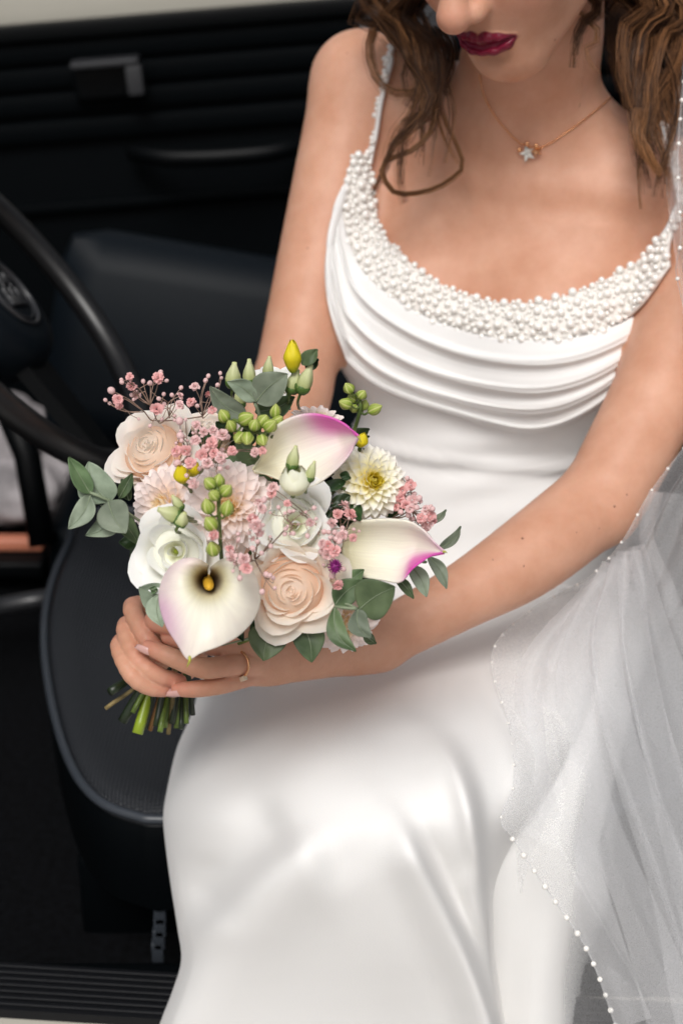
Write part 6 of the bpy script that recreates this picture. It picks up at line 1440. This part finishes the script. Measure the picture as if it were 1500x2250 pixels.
def closed_bloom(px, py, d, wpx, hpx, face, mat, parent, seed=0, open_=0.0):
    f = nrm(face); s_ = px2m(hpx, d); sw = px2m(wpx, d) / 2; base = frame(P(px, py, d) - f * s_ * 0.5, f, seed * 1.3); rng = np.random.RandomState(seed)
    for n, rr, hh, A in ((3, 0.62, 1.0, 1.35), (4, 0.84, 0.97, 1.15), (4, 1.0, 0.88, 1.05)):
        for q_ in range(n):
            me = wrap_petal(sw * rr, s_ * hh, A, -sw * rr * (0.62 - open_), mat, wav=0.10, seed=seed * 17 + n + q_, tip=0.2, nu=11, nv=10, bot=0.3)
            keep2(part('petal', me, base @ Matrix.Rotation(6.283 * q_ / n + rr * 5 + rng.uniform(-.2, .2), 4, 'Z')), parent)
hb = Geo().tube(catmull([P(648, 1082, 1.065), P(640, 1100, 1.085), P(600, 1200, 1.15)], 10), 0.0016, 6).build('lisianthus', M_stem); keep(hb, bouquet); hb['label'] = 'small half open cream lisianthus in front of the upper calla lily'
M_half = ramp_mat('cream_half_open_petal', [(0.0, (0.60, 0.64, 0.24, 1)), (0.4, (0.90, 0.90, 0.66, 1)), (1.0, (0.93, 0.93, 0.80, 1))], trans=0.25)
closed_bloom(648, 1058, 1.05, 70, 66, C3(-.05, .7, .55), M_half, hb, 3, 0.25)
yb = Geo().tube(catmull([P(645, 815, 1.115), P(640, 850, 1.13), P(600, 950, 1.17)], 10), 0.0016, 6).build('ranunculus_bud', M_stem); keep(yb, bouquet); yb['label'] = 'round yellow bud with a green leaf at the very top'
closed_bloom(643, 786, 1.105, 42, 66, C3(0, 1, .3), M_ylw, yb, 5)
leaf((662, 800), (698, 768), 17, 1.105, 1.10, M_eucd, parent=yb, shape=0.5, fold=0.4, rib=False); leaf((670, 806), (700, 790), 15, 1.11, 1.105, M_dark, parent=yb, shape=0.5, fold=0.4, rib=False)
yb2 = Geo().tube(catmull([P(402, 1060, 1.07), P(420, 1080, 1.10), P(430, 1150, 1.16)], 10), 0.0014, 6).build('ranunculus_bud', M_stem); keep(yb2, bouquet); yb2['label'] = 'yellow green bud between the cream rose and the dahlias'
closed_bloom(400, 1044, 1.06, 38, 46, C3(-.1, .6, .6), M_ylw, yb2, 6); closed_bloom(426, 1032, 1.075, 28, 36, C3(.3, .7, .5), M_ylw, yb2, 7)
yb3 = Geo().tube(catmull([P(790, 985, 1.11), P(780, 1010, 1.13), P(700, 1100, 1.17)], 10), 0.0014, 6).build('ranunculus_bud', M_stem); keep(yb3, bouquet); yb3['label'] = 'small yellow bloom wedged above the yellow hearted dahlia'
closed_bloom(794, 968, 1.10, 30, 34, C3(.3, .7, .5), M_ylw, yb3, 8)
# purple globe
M_purple = pmat('purple_globe', (0.22, 0.012, 0.16), rough=0.6)
pg = Geo().add(icoV * 0.0032 + P(736, 1245, 1.06), icoF).build('globe_amaranth', M_purple); keep(pg, bouquet); pg['label'] = 'single purple globe flower above the eucalyptus'
spk = uv_mesh('petal', [(0, -.0008, 0), (0, .0008, 0), (.003, -.0010, .0004), (.003, .0010, .0004), (.0052, -.0002, .0010), (.0052, .0002, .0010)], 2, 3, M_purple)
rng = np.random.RandomState(2)
for i in range(44):
    z = 1 - 1.7 * (i + .5) / 44; q_ = Vector((math.cos(i * 2.4) * math.sqrt(1 - z * z), math.sin(i * 2.4) * math.sqrt(1 - z * z), z)); q_.rotate(Vector(C3(0, .3, 1)).to_track_quat('Z', 'Y'))
    o = part('petal', spk, Matrix.Translation(Vector(P(736, 1245, 1.06))) @ q_.to_track_quat('X', 'Z').to_matrix().to_4x4()); keep2(o, pg)

# ---------- gypsophila
M_gyp = pmat('pink_gypsophila', (0.93, 0.40, 0.40), rough=0.7, vary=0.25, vscale=260, color2=(0.95, 0.62, 0.60), trans=0.2)
M_gypl = pmat('pale_pink_gypsophila', (0.93, 0.55, 0.55), rough=0.7, vary=0.25, vscale=260, color2=(0.95, 0.74, 0.72), trans=0.2)
M_gystem = pmat('mauve_stem', (0.33, 0.22, 0.17), rough=0.6, vary=0.3, vscale=90)
def blossom_mesh(seed, mat):
    rng = np.random.RandomState(seed); g = Geo()
    for i in range(22):
        z = 1 - 1.25 * (i + .5) / 22; a = i * 2.4; r = math.sqrt(max(1 - z * z, 0)); d = np.array([r * math.cos(a), r * math.sin(a), z]); u = nrm(np.cross(d, [0.3, 0.2, 1.0])); w = np.cross(d, u); s_ = 0.62 + 0.38 * rng.uniform(); b0 = d * 0.25; m0 = d * 0.72 * s_; t0 = d * 1.0 * s_ + w * 0.12
        g.add([b0 - u * .10, b0 + u * .10, m0 - u * .34 + w * rng.uniform(-.15, .15), m0 + u * .34, t0 - u * .28 + w * rng.uniform(-.2, .2), t0 + u * .30 + w * rng.uniform(-.2, .2)], [(0, 1, 3, 2), (2, 3, 5, 4)])
    me = mesh_of('blossom', g.v, g.f); me.materials.append(mat); return me
BL = [blossom_mesh(i, M_gyp if i % 2 == 0 else M_gypl) for i in range(4)]
gb = mesh_of('gypsophila_bud', icoV * np.array([1, 1, 1.15]), icoF); gb.materials.append(M_gypl)
def gyp(root, tips, label, d_root, seed, rb=0.0052, hub=None):
    """tips: (px,py,d,size) size>0 open blossom, size<0 closed bud"""
    rng = np.random.RandomState(seed); g = Geo(); r0 = P(root[0], root[1], d_root)
    hubs = [P(*h) for h in (hub or [])]; ends = []
    for h in hubs: g.tube(catmull([r0, (r0 + h) / 2 + rng.uniform(-.003, .003, 3), h], 8), 0.0005, 5)
    for (px, py, d, s_) in tips:
        t = P(px, py, d); src = r0 if not hubs else hubs[int(np.argmin([np.linalg.norm(h - t) for h in hubs]))]
        mid_ = (src + t) / 2 + rng.uniform(-.004, .004, 3); c = catmull([src, mid_, t], 8); g.tube(c, np.linspace(0.00042, 0.00026, 8), 4); ends.append((t, nrm(c[-1] - c[-3]), s_))
        if rng.uniform() < 0.7 and hubs:
            k = c[4] + rng.uniform(-.010, .010, 3); g.tube([c[4], (c[4] + k) / 2 + rng.uniform(-.002, .002, 3), k], 0.0003, 4); ends.append((k, nrm(k - c[4]), -rng.uniform(0.30, 0.55)))
    o = g.build('gypsophila', M_gystem); keep(o, bouquet); o['label'] = label
    for t, f, s_ in ends:
        if s_ > 0: M = frame(t, nrm(f + np.array(EF) * 0.5), rng.uniform(0, 6)) @ Matrix.Scale(rb * s_ * 0.86, 4); keep2(part('blossom', BL[rng.randint(4)], M), o)
        else: M = frame(t, f) @ Matrix.Scale(rb * -s_ * 0.62, 4); keep2(part('bud', gb, M), o)
    return o
gyp((345, 925), [(286, 828, 1.10, .75), (268, 840, 1.10, -.5), (245, 858, 1.10, -.8), (260, 878, 1.09, 1.0), (262, 892, 1.10, .7), (232, 879, 1.10, -.45), (290, 850, 1.11, .9), (300, 868, 1.12, .8), (347, 830, 1.10, 1.05), (353, 818, 1.11, -.55), (315, 838, 1.11, -.5), (330, 842, 1.12, -.6), (346, 898, 1.09, 1.15), (360, 866, 1.11, -.45), (378, 868, 1.11, -.5), (396, 870, 1.11, .7), (398, 852, 1.12, -.5), (395, 890, 1.10, .85), (428, 850, 1.11, .85), (452, 836, 1.12, -.55), (458, 826, 1.12, -.5), (484, 820, 1.12, -.45), (420, 884, 1.10, .85), (460, 868, 1.12, .8), (466, 902, 1.10, .8), (478, 846, 1.12, -.5), (422, 1063, 1.05, .9), (345, 875, 1.12, -.5), (372, 884, 1.12, -.4)][:26],
    'airy spray of pink gypsophila standing out at the upper left', 1.16, 1, hub=[(318, 905, 1.12), (372, 915, 1.12), (445, 915, 1.12), (330, 890, 1.12)])
rg = np.random.RandomState(77)
tips = [(395, 925, 1.08, -.9), (408, 922, 1.09, -.4), (432, 934, 1.08, .9), (397, 958, 1.08, -.9), (430, 968, 1.065, 1.0), (465, 972, 1.06, 1.1), (488, 956, 1.065, 1.15), (468, 946, 1.075, .85), (448, 950, 1.075, .9), (388, 992, 1.06, 1.0), (408, 990, 1.06, 1.0), (418, 1016, 1.05, 1.05), (444, 1000, 1.055, 1.1), (456, 1018, 1.05, 1.05), (486, 1006, 1.05, 1.05), (510, 990, 1.06, .9), (390, 1018, 1.06, -.9), (424, 1062, 1.045, 1.0), (484, 1030, 1.05, -.6), (410, 1045, 1.045, -.5), (500, 960, 1.07, -.7), (470, 996, 1.055, .9), (560, 993, 1.075, .9), (576, 990, 1.075, .8), (452, 985, 1.06, .85)]
gyp((450, 1040), tips, 'dense cluster of pink gypsophila over the cream roses', 1.13, 2, rb=0.0050, hub=[(415, 1000, 1.10), (460, 1000, 1.10), (500, 990, 1.11)])
tips = [(566, 1104, 1.04, .8), (576, 1118, 1.035, .85), (555, 1140, 1.035, 1.0), (562, 1155, 1.03, 1.05), (570, 1170, 1.035, .8), (554, 1182, 1.035, .6), (580, 1098, 1.04, -.7), (470, 1176, 1.02, .9), (505, 1208, 1.025, .85), (508, 1222, 1.022, .95), (535, 1228, 1.02, 1.0), (540, 1248, 1.02, 1.0), (527, 1270, 1.02, -.6), (524, 1186, 1.03, -.5), (555, 1205, 1.03, -.6), (575, 1215, 1.03, -.5), (600, 1270, 1.03, -.45), (585, 1262, 1.03, -.6), (576, 1300, 1.035, -.6), (604, 1292, 1.03, -.4), (632, 1108, 1.035, .7), (612, 1115, 1.035, -.45), (690, 1116, 1.035, -.5), (680, 1148, 1.03, .85), (694, 1140, 1.035, -.4), (626, 1128, 1.035, -.4), (644, 1172, 1.03, -.5), (628, 1162, 1.03, -.5), (636, 1124, 1.035, -.45), (566, 1190, 1.03, -.5), (595, 1200, 1.03, -.5), (516, 1238, 1.025, -.4)]
gyp((560, 1230), tips, 'spindly pink gypsophila hanging in front of the white lisianthus', 1.09, 3, rb=0.0052, hub=[(598, 1185, 1.04), (555, 1212, 1.04), (512, 1232, 1.03), (638, 1150, 1.035), (565, 1160, 1.04), (580, 1268, 1.035)])
tips = [(902, 1066, 1.11, 1.0), (880, 1040, 1.12, -.6), (872, 1045, 1.12, .8), (920, 1095, 1.11, -.7), (935, 1120, 1.11, .8), (946, 1112, 1.115, -.4), (945, 1135, 1.11, .9), (925, 1138, 1.105, .9), (905, 1100, 1.11, 1.0), (890, 1110, 1.105, .9), (878, 1095, 1.11, .9), (915, 1115, 1.10, -.6), (938, 1150, 1.11, 1.0), (950, 1145, 1.115, .7), (928, 1165, 1.11, .8), (880, 1125, 1.105, -.6), (897, 1132, 1.105, -.6), (910, 1085, 1.115, -.5), (885, 1078, 1.11, .9), (935, 1160, 1.115, .8), (870, 1115, 1.11, .7), (900, 1118, 1.10, .8)]
gyp((860, 1140), tips, 'pink gypsophila at the right edge beside the yellow hearted dahlia', 1.14, 4, rb=0.0056, hub=[(880, 1125, 1.12), (905, 1125, 1.12), (900, 1100, 1.125)])
tips = [(728, 1150, 1.08, 1.0), (735, 1170, 1.075, -.6), (752, 1160, 1.08, -.5), (760, 1172, 1.07, -.5), (775, 1182, 1.065, .75), (752, 1176, 1.07, .9), (738, 1184, 1.07, -.6), (720, 1200, 1.07, 1.0), (735, 1212, 1.068, 1.0), (718, 1218, 1.07, 1.0), (708, 1195, 1.07, .8), (745, 1190, 1.07, -.6), (777, 1163, 1.075, -.4), (768, 1130, 1.09, 1.1), (756, 1112, 1.095, 1.0), (742, 1130, 1.09, .9), (716, 1082, 1.10, 1.0), (712, 1168, 1.08, -.6), (730, 1265, 1.07, -.7), (742, 1285, 1.065, .9), (600, 1072, 1.07, 1.0), (598, 1085, 1.07, .9), (705, 1212, 1.075, -.6)]
gyp((730, 1200), tips, 'pink gypsophila tucked between the white lisianthus and the right calla lily', 1.12, 5, rb=0.0054, hub=[(730, 1185, 1.09), (748, 1150, 1.10), (722, 1210, 1.09)])

# ---------- stem ends below the hands
SM = [pmat('stem_bright', (0.24, 0.33, 0.02), rough=0.35), pmat('stem_mid', (0.09, 0.14, 0.02), rough=0.45, vary=0.4, vscale=90), pmat('stem_dark', (0.014, 0.024, 0.010), rough=0.4), pmat('stem_woody', (0.20, 0.15, 0.06), rough=0.7, vary=0.4, vscale=120), pmat('stem_brown', (0.16, 0.075, 0.02), rough=0.6)]
EN = [((345, 1478), (302, 1612), .0062, 0), ((325, 1485), (232, 1557), .0030, 3), ((310, 1470), (243, 1520), .0062, 2), ((330, 1480), (270, 1585), .0070, 2), ((360, 1490), (330, 1605), .0034, 4), ((372, 1490), (352, 1608), .0040, 1), ((385, 1490), (370, 1612), .0032, 3), ((398, 1490), (388, 1600), .0040, 1), ((408, 1490), (410, 1590), .0034, 1), ((415, 1490), (424, 1570), .0036, 2), ((350, 1485), (318, 1600), .0040, 2), ((365, 1490), (343, 1596), .0044, 2), ((392, 1490), (378, 1590), .0044, 2), ((338, 1480), (292, 1566), .0036, 1), ((402, 1488), (398, 1602), .0034, 2), ((378, 1490), (362, 1598), .0038, 1)]
rng = np.random.RandomState(4)
for k, (a, b_, r, mi) in enumerate(EN):
    d0, d1 = 1.262 + rng.uniform(-.006, .012), 1.262 + rng.uniform(-.012, .016)
    top = P(395 + rng.uniform(-25, 25), 1380, 1.25); c = catmull([top, P(*a, d0), P(*b_, d1)], 12)
    o = Geo().tube(c, r * (0.72 if mi == 0 else 0.58), 9).build('cut_stem', SM[mi]); keep(o, bouquet)
